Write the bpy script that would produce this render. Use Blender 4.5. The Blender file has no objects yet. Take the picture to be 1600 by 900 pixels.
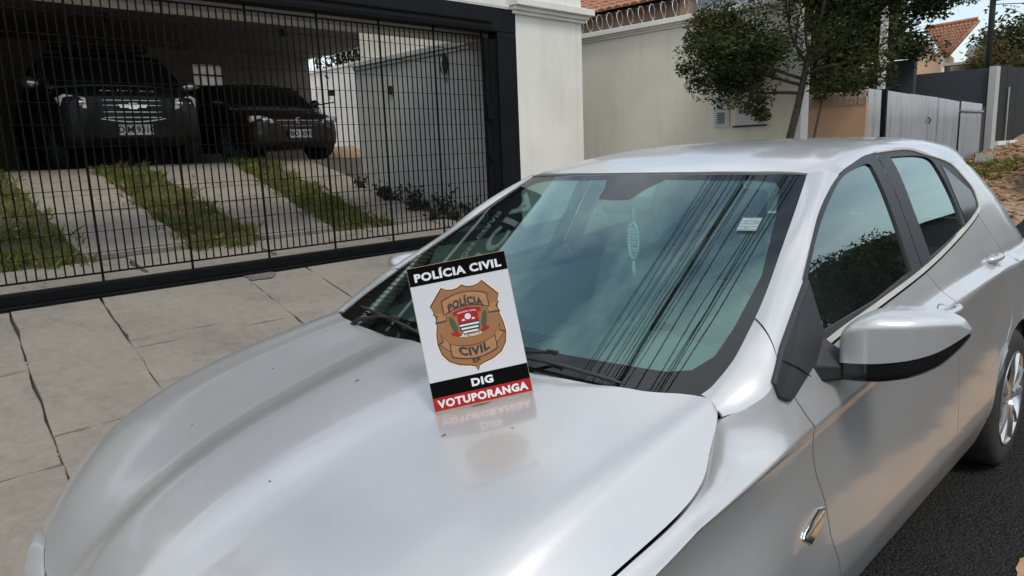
import bpy, bmesh, math, random
import numpy as np
from mathutils import Vector, Matrix, Euler

# ------------------------------------------------------------------ camera, world, sun, exposure
SC = bpy.context.scene
COL = SC.collection
R = math.radians
def make_camera():
    yaw, pitch, roll = R(45.53), R(10.63), R(-2.33)
    cd = bpy.data.cameras.new('camera'); co = bpy.data.objects.new('camera', cd); COL.objects.link(co)
    f = Vector((-math.sin(yaw)*math.cos(pitch), math.cos(yaw)*math.cos(pitch), -math.sin(pitch)))
    r = Vector((math.cos(yaw), math.sin(yaw), 0)); u = r.cross(f)
    r2 = math.cos(roll)*r + math.sin(roll)*u; u2 = -math.sin(roll)*r + math.cos(roll)*u
    m = Matrix((r2, u2, -f)).transposed().to_4x4(); m.translation = Vector((1.4718, -.2968, 1.4613))
    co.matrix_world = m
    cd.sensor_width = 36.0; cd.lens = 1126.31*36.0/1600.0; cd.clip_start = .05; cd.clip_end = 2000
    SC.camera = co
make_camera()
SUN_EL, SUN_AZ = 56.0, 112.0      # azimuth measured from +Y (down the street) towards +X
w = bpy.data.worlds.new('World'); SC.world = w; w.use_nodes = True
nt = w.node_tree; nt.nodes.clear()
def wn(t, **k):
    n = nt.nodes.new(t)
    for a, b in k.items(): setattr(n, a, b)
    return n
sky = wn('ShaderNodeTexSky', sky_type='NISHITA'); sky.sun_disc = False
sky.sun_elevation = R(SUN_EL); sky.sun_rotation = R(SUN_AZ); sky.dust_density = 1.0; sky.air_density = 1.2; sky.ozone_density = 1.0
bg = wn('ShaderNodeBackground'); out = wn('ShaderNodeOutputWorld')
tc = wn('ShaderNodeTexCoord'); mp = wn('ShaderNodeMapping'); mp.inputs['Scale'].default_value = (1.0, 1.0, 2.2); mp.inputs['Location'].default_value = (1.3, 5.9, 2.0)
nz = wn('ShaderNodeTexNoise'); nz.inputs['Scale'].default_value = 2.1; nz.inputs['Detail'].default_value = 9; nz.inputs['Roughness'].default_value = .56
nz.inputs['Distortion'].default_value = .5
rp = wn('ShaderNodeValToRGB'); rp.color_ramp.elements[0].position = .36; rp.color_ramp.elements[1].position = .60
rp.color_ramp.elements[0].color = (.12, .12, .12, 1); rp.color_ramp.elements[1].color = (.9, .9, .9, 1)
mx = wn('ShaderNodeMix', data_type='RGBA'); mx.inputs['B'].default_value = (7.6, 8.0, 8.3, 1)
L = nt.links.new
L(tc.outputs['Generated'], mp.inputs['Vector']); L(mp.outputs['Vector'], nz.inputs['Vector']); L(nz.outputs['Fac'], rp.inputs['Fac'])
L(rp.outputs['Color'], mx.inputs['Factor']); L(sky.outputs['Color'], mx.inputs['A']); L(mx.outputs['Result'], bg.inputs['Color'])
bg.inputs['Strength'].default_value = 0.115; L(bg.outputs['Background'], out.inputs['Surface'])
sl = bpy.data.lights.new('sun', 'SUN'); so = bpy.data.objects.new('sun', sl); COL.objects.link(so)
sl.energy = 1.5; sl.angle = R(16); sl.color = (1.0, .95, .87)
sd = Vector((math.sin(R(SUN_AZ))*math.cos(R(SUN_EL)), math.cos(R(SUN_AZ))*math.cos(R(SUN_EL)), math.sin(R(SUN_EL))))
so.rotation_euler = sd.to_track_quat('Z', 'Y').to_euler(); so.location = (3, 3, 12)
SC.view_settings.view_transform = 'Standard'; SC.view_settings.look = 'None'; SC.view_settings.exposure = 0.5; SC.view_settings.gamma = 1.0
SC.cycles.max_bounces = 10; SC.cycles.transparent_max_bounces = 16

# ------------------------------------------------------------------ helpers
random.seed(7); RNG = random.Random(11)
BASE = {}
def link(o, parent=None):
    COL.objects.link(o)
    if parent is not None: o.parent = parent
    return o
def thing(name, label, cat, loc=(0, 0, 0), group=None, rotz=0, local=False):
    o = bpy.data.objects.new(name, None); o.location = loc; o.rotation_euler = (0, 0, rotz); link(o)
    o.empty_display_size = .1
    o['label'] = label; o['category'] = cat
    if group: o['group'] = group
    BASE[o.name] = Vector((0, 0, 0)) if local else Vector(loc)
    return o
def tag(o, label, cat, group=None):
    o['label'] = label; o['category'] = cat
    if group: o['group'] = group
    return o
def mesh(name, V, F, mat, parent=None, smooth=False, stuff=False, kind=None, sharp=None):
    b = BASE.get(parent.name, Vector((0, 0, 0))) if parent is not None else Vector((0, 0, 0))
    me = bpy.data.meshes.new(name)
    me.from_pydata([(v[0]-b.x, v[1]-b.y, v[2]-b.z) for v in V], [], F); me.update()
    if smooth:
        me.polygons.foreach_set('use_smooth', [True]*len(me.polygons))
        if sharp: me.set_sharp_from_angle(angle=R(sharp))
    if mat is not None:
        for m_ in (mat if isinstance(mat, (list, tuple)) else [mat]): me.materials.append(m_)
    o = bpy.data.objects.new(name, me); link(o, parent); BASE[o.name] = b
    if stuff: o['kind'] = 'stuff'
    if kind: o['kind'] = kind
    return o
class MB:
    def __init__(s): s.v = []; s.f = []
    def add(s, V, F):
        k = len(s.v); s.v += [tuple(p) for p in V]; s.f += [tuple(i+k for i in f) for f in F]; return s
    def box(s, c, d, rot=None, taper=None):
        h = [x/2 for x in d]; P = []
        for z in (-1, 1):
            for y in (-1, 1):
                for x in (-1, 1):
                    q = Vector((x*h[0], y*h[1], z*h[2]))
                    if taper and z > 0: q.x *= taper; q.y *= taper
                    if rot is not None: q = rot @ q
                    P.append((c[0]+q.x, c[1]+q.y, c[2]+q.z))
        return s.add(P, [(0, 2, 3, 1), (4, 5, 7, 6), (0, 1, 5, 4), (2, 6, 7, 3), (0, 4, 6, 2), (1, 3, 7, 5)])
    def bbox(s, a, b):
        return s.box([(a[i]+b[i])/2 for i in range(3)], [abs(b[i]-a[i]) for i in range(3)])
    def tube(s, pts, r, n=8, cap=True):
        P = [Vector(p) for p in pts]; rr = r if isinstance(r, (list, tuple)) else [r]*len(P)
        V = []; F = []; up = None
        for i, p in enumerate(P):
            t = (P[min(i+1, len(P)-1)]-P[max(i-1, 0)]).normalized()
            if up is None:
                up = Vector((0, 0, 1)) if abs(t.z) < .9 else Vector((1, 0, 0))
            a = t.cross(up); a = a.normalized() if a.length > 1e-6 else Vector((1, 0, 0)); b = a.cross(t).normalized(); up = b
            for k in range(n):
                th = 2*math.pi*k/n; V.append(p+rr[i]*(math.cos(th)*a+math.sin(th)*b))
        for i in range(len(P)-1):
            for k in range(n):
                k2 = (k+1) % n; F.append((i*n+k, i*n+k2, (i+1)*n+k2, (i+1)*n+k))
        if cap: F.append(tuple(range(n))[::-1]); F.append(tuple(range((len(P)-1)*n, len(P)*n)))
        return s.add(V, F)
    def prism(s, poly, fn, d0, d1):
        n = len(poly); V = [fn(p[0], p[1], d0) for p in poly]+[fn(p[0], p[1], d1) for p in poly]
        F = [tuple(range(n)), tuple(range(2*n-1, n-1, -1))]+[(i, i+n, (i+1) % n+n, (i+1) % n) for i in range(n)]
        return s.add(V, F)
    def lathe(s, prof, axis='x', c=(0, 0, 0), n=32):
        V = []; F = []; m = len(prof)
        for k in range(n):
            th = 2*math.pi*k/n; cc, ss = math.cos(th), math.sin(th)
            for (r, h) in prof:
                V.append({'x': (c[0]+h, c[1]+r*cc, c[2]+r*ss), 'y': (c[0]+r*cc, c[1]+h, c[2]+r*ss), 'z': (c[0]+r*cc, c[1]+r*ss, c[2]+h)}[axis])
        for k in range(n):
            k2 = (k+1) % n
            for i in range(m-1): F.append((k*m+i, k2*m+i, k2*m+i+1, k*m+i+1))
        return s.add(V, F)
    def build(s, name, mat, parent=None, smooth=False, **k): return mesh(name, s.v, s.f, mat, parent, smooth, **k)
def bevel(o, wd=.004, seg=2, ang=40):
    m = o.modifiers.new('bevel', 'BEVEL'); m.width = wd; m.segments = seg; m.limit_method = 'ANGLE'; m.angle_limit = R(ang); m.harden_normals = False
    return o
def cat(pts, t):
    """Catmull-Rom through pts (list of tuples), t in [0,1]"""
    n = len(pts)-1; x = min(max(t, 0), 1)*n; i = min(int(x), n-1); u = x-i
    p1 = pts[i]; p2 = pts[i+1]
    p0 = pts[i-1] if i > 0 else tuple(2*a-b for a, b in zip(p1, p2))
    p3 = pts[i+2] if i+2 <= n else tuple(2*b-a for a, b in zip(p1, p2))
    return tuple(.5*(2*b+(c-a)*u+(2*a-5*b+4*c-d)*u*u+(3*b-a-3*c+d)*u**3) for a, b, c, d in zip(p0, p1, p2, p3))
def spline1(xs, ys):
    """monotone cubic (PCHIP) scalar interpolation"""
    xs = np.array(xs, float); ys = np.array(ys, float); h = np.diff(xs); dl = np.diff(ys)/h; m = np.zeros(len(xs))
    m[0] = dl[0]; m[-1] = dl[-1]
    for i in range(1, len(xs)-1):
        if dl[i-1]*dl[i] > 0:
            w1 = 2*h[i]+h[i-1]; w2 = h[i]+2*h[i-1]; m[i] = (w1+w2)/(w1/dl[i-1]+w2/dl[i])
    def f(x):
        x = min(max(x, xs[0]), xs[-1]); i = int(min(np.searchsorted(xs, x, 'right')-1, len(xs)-2)); t = (x-xs[i])/h[i]
        return float((1+2*t)*(1-t)**2*ys[i]+t*(1-t)**2*h[i]*m[i]+t*t*(3-2*t)*ys[i+1]+t*t*(t-1)*h[i]*m[i+1])
    return f
def sm(a, b, x):
    t = min(max((x-a)/(b-a), 0), 1); return t*t*(3-2*t)
def patch(name, fn, nu, nv, mat, parent, hem=.012, flip=False, inward=None, sides='lrbt'):
    """smooth panel from fn(u,v)->xyz with its edges turned in (own vertices, so the surface normals stay clean)"""
    P = [[Vector(fn(i/nu, j/nv)) for i in range(nu+1)] for j in range(nv+1)]
    V = [p for row in P for p in row]; F = []
    for j in range(nv):
        for i in range(nu):
            a = j*(nu+1)+i; q = (a, a+1, a+nu+2, a+nu+1); F.append(q[::-1] if flip else q)
    if hem:
        def nrm(i, j):
            du = P[j][min(i+1, nu)]-P[j][max(i-1, 0)]; dv = P[min(j+1, nv)][i]-P[max(j-1, 0)][i]
            n = du.cross(dv); n = n.normalized() if n.length > 1e-9 else Vector((0, 0, 1)); return -n if flip else n
        loops = {'b': [(i, 0) for i in range(nu+1)], 'r': [(nu, j) for j in range(nv+1)], 't': [(i, nv) for i in range(nu, -1, -1)], 'l': [(0, j) for j in range(nv, -1, -1)]}
        for s_ in sides:
            k = len(V); lp = loops[s_]
            for (i, j) in lp:
                n = nrm(i, j); V.append(P[j][i]); V.append(P[j][i]-n*hem)
            for a in range(len(lp)-1):
                q = (k+2*a, k+2*a+1, k+2*a+3, k+2*a+2); F.append(q[::-1] if flip else q)
    return mesh(name, V, F, mat, parent, True)
def coons(b, r, t, l):
    """transfinite map from four 2D curves: b,t over u; l,r over v"""
    def f(u, v):
        B, T, Lf, Rt = b(u), t(u), l(v), r(v); c00, c10, c01, c11 = b(0), b(1), t(0), t(1)
        return tuple((1-v)*B[k]+v*T[k]+(1-u)*Lf[k]+u*Rt[k]-((1-u)*(1-v)*c00[k]+u*(1-v)*c10[k]+(1-u)*v*c01[k]+u*v*c11[k]) for k in range(len(B)))
    return f
def poly(pts):
    """polyline by arc length"""
    d = [0]
    for a, b in zip(pts[:-1], pts[1:]): d.append(d[-1]+math.dist(a, b))
    def f(t):
        s = min(max(t, 0), 1)*d[-1]
        for i in range(len(pts)-1):
            if s <= d[i+1] or i == len(pts)-2:
                u = (s-d[i])/max(d[i+1]-d[i], 1e-9); return tuple(a+(b-a)*u for a, b in zip(pts[i], pts[i+1]))
    return f
def crv(pts): return lambda t: cat(pts, t)
def dup(o, parent=None, name=None):
    c = o.copy(); COL.objects.link(c)
    c.parent = parent
    BASE[c.name] = BASE.get(o.name, Vector((0, 0, 0))); return c
def dup_tree(root, loc=None, rotz=None, label=None):
    r = dup(root)
    if loc is not None: r.location = loc
    if rotz is not None: r.rotation_euler = (0, 0, rotz)
    if label: r['label'] = label
    for ch in list(root.children):
        c = dup(ch, r)
        for g in list(ch.children): dup(g, c)
    return r
FONT = None
def text_mesh(body, size, depth, bold=0.0, align='CENTER', spacing=1.0):
    cu = bpy.data.curves.new('letters', 'FONT'); cu.body = body; cu.size = size; cu.extrude = depth; cu.offset = bold
    cu.align_x = align; cu.align_y = 'CENTER'; cu.space_character = spacing; cu.resolution_u = 3
    o = bpy.data.objects.new('letters', cu); COL.objects.link(o)
    bpy.context.view_layer.update()
    me = bpy.data.meshes.new_from_object(o.evaluated_get(bpy.context.evaluated_depsgraph_get()))
    V = [tuple(v.co) for v in me.vertices]; F = [tuple(p.vertices) for p in me.polygons]
    bpy.data.objects.remove(o); bpy.data.curves.remove(cu); bpy.data.meshes.remove(me)
    return V, F

# ------------------------------------------------------------------ materials
MATS = {}
class NM:
    """small node builder"""
    def __init__(s, name):
        s.m = bpy.data.materials.new(name); s.m.use_nodes = True; s.t = s.m.node_tree; s.t.nodes.clear()
        s.out = s.n('ShaderNodeOutputMaterial'); MATS[name] = s.m
    def n(s, ty, **k):
        x = s.t.nodes.new(ty)
        for a, b in k.items():
            if hasattr(x, a): setattr(x, a, b)
            else: x.inputs[a.replace('_', ' ')].default_value = b
        return x
    def l(s, a, b): s.t.links.new(a, b)
    def coord(s, scale=(1, 1, 1), kind='Object'):
        t = s.n('ShaderNodeTexCoord'); m = s.n('ShaderNodeMapping'); m.inputs['Scale'].default_value = scale
        s.l(t.outputs[kind], m.inputs['Vector']); return m.outputs['Vector']
    def noise(s, vec, scale, detail=5, rough=.55, dist=0):
        x = s.n('ShaderNodeTexNoise'); x.inputs['Scale'].default_value = scale; x.inputs['Detail'].default_value = detail
        x.inputs['Roughness'].default_value = rough; x.inputs['Distortion'].default_value = dist; s.l(vec, x.inputs['Vector']); return x.outputs['Fac']
    def ramp(s, fac, stops):
        x = s.n('ShaderNodeValToRGB'); r_ = x.color_ramp
        while len(r_.elements) < len(stops): r_.elements.new(.5)
        for e, (p, c) in zip(r_.elements, stops): e.position = p; e.color = tuple(c)+(1,) if len(c) == 3 else c
        s.l(fac, x.inputs['Fac']); return x.outputs['Color']
    def mix(s, fac, a, b, mode='MIX'):
        x = s.n('ShaderNodeMix', data_type='RGBA', blend_type=mode)
        for v, k in ((fac, 'Factor'), (a, 'A'), (b, 'B')):
            if isinstance(v, (int, float)): x.inputs[k].default_value = v
            elif isinstance(v, tuple): x.inputs[k].default_value = v+(1,) if len(v) == 3 else v
            else: s.l(v, x.inputs[k])
        return x.outputs['Result']
    def bump(s, h, strength=.3, dist=.01):
        x = s.n('ShaderNodeBump'); x.inputs['Strength'].default_value = strength; x.inputs['Distance'].default_value = dist; s.l(h, x.inputs['Height']); return x.outputs['Normal']
    def bsdf(s, col=None, rough=.5, metal=0, normal=None, **k):
        x = s.n('ShaderNodeBsdfPrincipled')
        for v, key in ((col, 'Base Color'), (rough, 'Roughness'), (metal, 'Metallic')):
            if v is None: continue
            if isinstance(v, tuple): x.inputs[key].default_value = v+(1,) if len(v) == 3 else v
            elif isinstance(v, (int, float)): x.inputs[key].default_value = v
            else: s.l(v, x.inputs[key])
        for a, b in k.items(): x.inputs[a.replace('_', ' ')].default_value = b
        if normal is not None: s.l(normal, x.inputs['Normal'])
        s.l(x.outputs['BSDF'], s.out.inputs['Surface']); return x
def plain(name, col, rough=.5, metal=0, var=.12, scale=6, bumpy=0, bscale=200, **k):
    """procedural colour with slight mottling"""
    m = NM(name); v = m.coord(); f = m.noise(v, scale, 6, .6)
    c0 = tuple(max(c*(1-var), 0) for c in col); c1 = tuple(min(c*(1+var), 1) for c in col)
    c = m.ramp(f, [(.3, c0), (.7, c1)]); nrm = None
    if bumpy: nrm = m.bump(m.noise(v, bscale, 3, .6), bumpy, .004)
    m.bsdf(c, rough, metal, nrm, **k); return m.m
def paint(name, col, metal=.75, rough=.32, flake=True, dust=.25, coat=1.0, crough=(.02, .11)):
    m = NM(name); v = m.coord()
    n1 = m.noise(v, 3.0, 6, .6); n2 = m.noise(v, 900, 1, .5)
    c = m.mix(m.ramp(n1, [(.4, (0, 0, 0)), (.75, (dust*.5,)*3)]), tuple(col), (.36, .34, .30))
    if flake: c = m.mix(.10, c, m.ramp(n2, [(.3, (.3, .3, .3)), (.7, (.75, .75, .75))]))
    sk = m.ramp(m.noise(v, 85, 3, .55), [(.70, (0, 0, 0)), (.76, (dust*.9,)*3)]); c = m.mix(sk, c, (.42, .40, .36))
    r_ = m.ramp(m.noise(v, 2.2, 5, .6), [(.35, (rough-.03,)*3), (.75, (rough+.06,)*3)])
    cr = m.ramp(m.noise(v, 14, 5, .65), [(.35, (crough[0],)*3), (.8, (crough[1],)*3)])
    b = m.bsdf(c, r_, metal, None, Coat_Weight=coat, Coat_IOR=1.55); m.l(cr, b.inputs['Coat Roughness']); return m.m
paint('silver_paint', (.545, .547, .542), metal=.56, rough=.36, coat=.9, crough=(.075, .13))
paint('dark_paint', (.006, .006, .007), metal=.0, rough=.5, flake=False, dust=.04, coat=.12)
paint('brown_paint', (.020, .014, .010), metal=.0, rough=.45, flake=False, dust=.04, coat=.4)
plain('gloss_black', (.008, .008, .009), .12, var=.2)
plain('black_plastic', (.018, .018, .019), .48, var=.2, bumpy=.25, bscale=600)
plain('matt_black', (.006, .006, .006), .8)
plain('frit_black', (.002, .002, .002), .9, Specular_IOR_Level=.0)
plain('rubber', (.022, .022, .022), .75, var=.3, scale=20)
plain('chrome', (.78, .78, .79), .10, 1.0, var=.03)
plain('alloy', (.62, .63, .64), .22, .9, var=.06)
plain('headliner_fabric', (.72, .72, .70), .9)
plain('seat_fabric', (.50, .52, .52), .85, var=.2, scale=30)
plain('dash_plastic', (.09, .095, .095), .6, var=.15)
plain('light_trim', (.42, .40, .36), .6, var=.1)
plain('thread', (.85, .85, .82), .8)
plain('dark_rim', (.05, .05, .05), .5)
plain('amber', (.55, .16, .02), .2, Coat_Weight=1.0)
plain('white_plastic', (.75, .75, .74), .4, var=.05)
plain('lamp_reflector', (.85, .86, .88), .15, .25, var=.1, scale=40)
plain('plate_white', (.62, .62, .60), .5, var=.05)
plain('letter_black', (.015, .015, .015), .6)
def thin_fresnel(m, ior):
    """Fresnel of a thin pane, the same from either side"""
    g = m.n('ShaderNodeNewGeometry'); x = m.n('ShaderNodeMix', data_type='FLOAT'); x.inputs['A'].default_value = ior; x.inputs['B'].default_value = 1/ior
    m.l(g.outputs['Backfacing'], x.inputs['Factor']); f = m.n('ShaderNodeFresnel'); m.l(x.outputs['Result'], f.inputs['IOR']); return f
def glass(name, tint, refl_boost=1.8, trans=1.0, dirt=.02, gcol=(.76, .95, .91)):
    m = NM(name); tr = m.n('ShaderNodeBsdfTransparent'); tr.inputs['Color'].default_value = tuple(tint)+(1,)
    gl = m.n('ShaderNodeBsdfGlossy'); gl.inputs['Roughness'].default_value = .0; gl.inputs['Color'].default_value = tuple(gcol)+(1,)
    fr = thin_fresnel(m, 1.52)
    mu = m.n('ShaderNodeMath', operation='MULTIPLY'); mu.inputs[1].default_value = refl_boost; mu.use_clamp = True; m.l(fr.outputs['Fac'], mu.inputs[0])
    mxs = m.n('ShaderNodeMixShader'); m.l(mu.outputs[0], mxs.inputs['Fac']); m.l(tr.outputs[0], mxs.inputs[1]); m.l(gl.outputs[0], mxs.inputs[2])
    df = m.n('ShaderNodeBsdfDiffuse'); df.inputs['Color'].default_value = (.45, .44, .40, 1)
    v = m.coord(); d = m.ramp(m.noise(v, 7, 6, .65), [(.4, (dirt*.5,)*3), (.8, (dirt*1.6,)*3)])
    m2 = m.n('ShaderNodeMixShader'); m.l(d, m2.inputs['Fac']); m.l(mxs.outputs[0], m2.inputs[1]); m.l(df.outputs[0], m2.inputs[2])
    m.l(m2.outputs[0], m.out.inputs['Surface']); return m.m
glass('windscreen_glass', (.82, .95, .93), 1.05, dirt=.010, gcol=(.92, .96, .97))
glass('side_glass', (.42, .52, .52), 1.7, dirt=.012)
def film(name, tint, col, fac):
    m = NM(name); tr = m.n('ShaderNodeBsdfTransparent'); tr.inputs['Color'].default_value = tuple(tint)+(1,)
    gl = m.n('ShaderNodeBsdfGlossy'); gl.inputs['Roughness'].default_value = .0; gl.inputs['Color'].default_value = tuple(col)+(1,)
    lw = thin_fresnel(m, 1.6); a = m.n('ShaderNodeMath', operation='ADD'); a.inputs[1].default_value = fac; a.use_clamp = True; m.l(lw.outputs['Fac'], a.inputs[0])
    x = m.n('ShaderNodeMixShader'); m.l(a.outputs[0], x.inputs['Fac']); m.l(tr.outputs[0], x.inputs[1]); m.l(gl.outputs[0], x.inputs[2]); m.l(x.outputs[0], m.out.inputs['Surface'])
film('sun_film', (.52, .64, .62), (.66, .95, .90), .10)
glass('dark_side_glass', (.13, .16, .16), 1.9, dirt=.010)
glass('lamp_glass', (.9, .92, .94), 1.5, dirt=.0)
M = MATS
plain('chip', (.10, .09, .08), .8, var=.5, scale=60)
plain('old_mortar', (.11, .10, .09), .9, var=.4, scale=30, bumpy=.6, bscale=60)
def mat_lace():
    m = NM('lace'); t = m.n('ShaderNodeBsdfTransparent'); d = m.n('ShaderNodeBsdfDiffuse'); d.inputs['Color'].default_value = (.85, .85, .82, 1); v = m.coord((1, 1, 1)); x = m.n('ShaderNodeMixShader')
    m.l(m.ramp(m.noise(v, 160, 2, .5), [(.40, (.2,)*3), (.60, (.75,)*3)]), x.inputs['Fac']); m.l(t.outputs[0], x.inputs[1]); m.l(d.outputs[0], x.inputs[2]); m.l(x.outputs[0], m.out.inputs['Surface'])
mat_lace()
plain('sticker', (.14, .20, .21), .5, var=.1)
def wallmat(name, col, dirt=(.16, .14, .11), low=None, amt=.35, scale=1.0):
    m = NM(name); v = m.coord(); c = m.ramp(m.noise(v, 1.3*scale, 7, .62), [(.3, tuple(c*.90 for c in col)), (.7, tuple(min(c*1.06, 1) for c in col))])
    vs = m.coord((6, 6, .5)); st = m.ramp(m.noise(vs, 1.6, 6, .65), [(.52, (0, 0, 0)), (.78, (amt, amt, amt))])
    c = m.mix(st, c, dirt)
    sp_ = m.ramp(m.noise(v, 9, 6, .7), [(.60, (0, 0, 0)), (.72, (amt*.6,)*3)]); c = m.mix(sp_, c, dirt)
    m.bsdf(c, .85, 0, m.bump(m.noise(v, 160, 3, .6), .18, .003)); return m.m
wallmat('wall_cream', (.70, .66, .55), amt=.2)
wallmat('wall_white', (.70, .685, .63), amt=.13)
wallmat('wall_bright', (.70, .69, .65), amt=.15)
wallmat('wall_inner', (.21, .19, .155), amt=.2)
wallmat('wall_grey', (.40, .40, .385), amt=.5)
wallmat('wall_slate', (.036, .041, .047), dirt=(.025, .025, .025), amt=.3)
wallmat('wall_orange', (.40, .25, .15), dirt=(.30, .24, .19), amt=.6)
wallmat('wall_rough', (.30, .22, .16), dirt=(.05, .04, .03), amt=.95)
wallmat('wall_peach', (.62, .42, .27), dirt=(.5, .45, .38), amt=.5)
wallmat('wall_brick', (.30, .19, .13), dirt=(.12, .10, .09), amt=.6, scale=3)
wallmat('wall_blue', (.22, .26, .30), amt=.3)
def concrete(name, col, rough=.9, crack=True):
    m = NM(name); v = m.coord(); a = m.noise(v, 1.7, 8, .65); b = m.noise(v, 22, 5, .7); d = m.noise(v, 5, 6, .7, .6)
    c = m.ramp(a, [(.3, tuple(x*.72 for x in col)), (.5, col), (.72, tuple(x*1.18 for x in col))])
    c = m.mix(m.ramp(d, [(.52, (0, 0, 0)), (.70, (.5,)*3)]), c, tuple(x*.55 for x in col))
    c = m.mix(.35, c, m.ramp(b, [(.3, tuple(x*.6 for x in col)), (.7, tuple(x*1.3 for x in col))]))
    if crack:
        w_ = m.n('ShaderNodeVectorMath', operation='ADD'); nz_ = m.n('ShaderNodeTexNoise'); nz_.inputs['Scale'].default_value = 3.5; nz_.inputs['Detail'].default_value = 6; m.l(v, nz_.inputs['Vector']); sc_ = m.n('ShaderNodeVectorMath', operation='SCALE'); sc_.inputs['Scale'].default_value = .35; m.l(nz_.outputs['Color'], sc_.inputs[0]); m.l(v, w_.inputs[0]); m.l(sc_.outputs[0], w_.inputs[1])
        vo = m.n('ShaderNodeTexVoronoi', feature='DISTANCE_TO_EDGE'); vo.inputs['Scale'].default_value = .85; m.l(w_.outputs[0], vo.inputs['Vector'])
        k_ = m.ramp(vo.outputs['Distance'], [(.002, (.6,)*3), (.006, (0, 0, 0))]); k_ = m.mix(m.ramp(m.noise(v, 1.1, 3), [(.44, (1, 1, 1)), (.50, (0, 0, 0))]), k_, (0, 0, 0)); c = m.mix(k_, c, tuple(x*.25 for x in col))
    m.bsdf(c, rough, 0, m.bump(m.noise(v, 70, 5, .7), .35, .006)); return m.m
concrete('slab_concrete', (.210, .189, .157), crack=False)
concrete('kerb_concrete', (.26, .25, .23))
concrete('drive_concrete', (.25, .222, .182))
concrete('soil', (.085, .062, .042))
concrete('joint_dirt', (.045, .038, .03))
def mat_asphalt():
    m = NM('asphalt'); v = m.coord(); vo = m.n('ShaderNodeTexVoronoi'); vo.inputs['Scale'].default_value = 95; m.l(v, vo.inputs['Vector'])
    b = m.noise(v, 3, 7, .7); c = m.ramp(vo.outputs['Distance'], [(.1, (.034, .033, .032)), (.5, (.017, .0165, .016)), (.8, (.009, .009, .009))])
    sp_ = m.ramp(m.noise(v, 130, 2, .5), [(.66, (0, 0, 0)), (.72, (.7,)*3)]); c = m.mix(sp_, c, (.20, .19, .175))
    c = m.mix(m.ramp(b, [(.45, (0, 0, 0)), (.8, (.4,)*3)]), c, (.03, .027, .025))
    m.bsdf(c, .88, 0, m.bump(vo.outputs['Distance'], .8, .012), Specular_IOR_Level=.12); return m.m
mat_asphalt()
def mat_strip():
    """worn ochre earth swept along the gutter; ragged edges where the road shows through"""
    m = NM('ochre_earth'); v = m.coord(); c = m.ramp(m.noise(v, 6, 7, .7), [(.3, (.30, .18, .09)), (.6, (.42, .265, .145)), (.8, (.50, .35, .21))])
    c = m.mix(m.ramp(m.noise(v, 60, 4, .7), [(.55, (0, 0, 0)), (.75, (.6,)*3)]), c, (.12, .08, .05)); m.bsdf(c, .95, 0, m.bump(m.noise(v, 90, 4, .7), .5, .006)); return m.m
mat_strip()
def mat_verge():
    m = NM('verge_earth'); v = m.coord(); a = m.noise(v, 2.2, 8, .7); b = m.noise(v, 26, 6, .75)
    c = m.ramp(a, [(.32, (.17, .12, .08)), (.5, (.29, .21, .145)), (.7, (.36, .29, .22))])
    c = m.mix(m.ramp(b, [(.5, (0, 0, 0)), (.68, (.75,)*3)]), c, (.20, .085, .035)); m.bsdf(c, .95, 0, m.bump(b, .6, .02)); return m.m
mat_verge()
def leafmat(name, c0, c1, c2=None, trans=.25):
    m = NM(name); v = m.coord(); g = m.n('ShaderNodeNewGeometry')
    r_ = m.n('ShaderNodeTexWhiteNoise'); r_.noise_dimensions = '1D'; m.l(g.outputs['Random Per Island'], r_.inputs['W'])
    c = m.mix(r_.outputs['Value'], c0, c1)
    if c2: c = m.mix(m.ramp(m.noise(v, 1.4, 3, .5), [(.5, (0, 0, 0)), (.7, (.8,)*3)]), c, c2)
    d = m.n('ShaderNodeBsdfPrincipled'); m.l(c, d.inputs['Base Color']); d.inputs['Roughness'].default_value = .7; d.inputs['Specular IOR Level'].default_value = .2
    t = m.n('ShaderNodeBsdfTranslucent'); m.l(c, t.inputs['Color']); x = m.n('ShaderNodeMixShader'); x.inputs['Fac'].default_value = trans
    m.l(d.outputs[0], x.inputs[1]); m.l(t.outputs[0], x.inputs[2]); m.l(x.outputs[0], m.out.inputs['Surface']); return m.m
leafmat('leaf_dark', (.014, .024, .008), (.050, .066, .016), (.095, .092, .025), .15)
leafmat('leaf_mid', (.035, .06, .018), (.09, .12, .035))
leafmat('leaf_flower', (.035, .055, .018), (.19, .115, .05), (.04, .06, .02))
leafmat('grass_blade', (.085, .115, .022), (.21, .225, .06), (.28, .24, .11), .3)
leafmat('weed_leaf', (.012, .020, .010), (.035, .05, .02))
leafmat('dead_leaf', (.20, .09, .035), (.42, .27, .14), None, .1)
plain('bark', (.06, .047, .035), .9, var=.4, scale=25, bumpy=.6, bscale=60)
plain('gate_iron', (.0035, .0037, .0042), .75, .0, var=.35, scale=5, Specular_IOR_Level=.12)
plain('frame_iron', (.004, .0048, .0065), .6, .0, var=.45, scale=4, Specular_IOR_Level=.2)
wallmat('galvanised', (.27, .285, .295), dirt=(.10, .085, .07), amt=.7)
plain('rust', (.12, .06, .03), .85, var=.4, scale=12)
plain('wire_steel', (.42, .42, .41), .35, .8, var=.2, scale=30)
plain('meter_grey', (.50, .51, .53), .5, var=.08)
plain('roof_tile', (.27, .12, .065), .85, var=.35, scale=9)
plain('cable_black', (.012, .012, .012), .6)
plain('old_wood', (.17, .155, .135), .85, var=.35, scale=14)
plain('concrete_post', (.45, .43, .39), .85, var=.2)
plain('sign_white', (.47, .47, .49), .35, var=.02)
plain('sign_black', (.0025, .0025, .003), .8, Specular_IOR_Level=.04)
plain('sign_red', (.30, .008, .012), .6, var=.05, Specular_IOR_Level=.2)
plain('shield_brown', (.235, .098, .028), .5, var=.05)
plain('shield_tan', (.30, .14, .05), .5, var=.15, scale=80)
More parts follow.
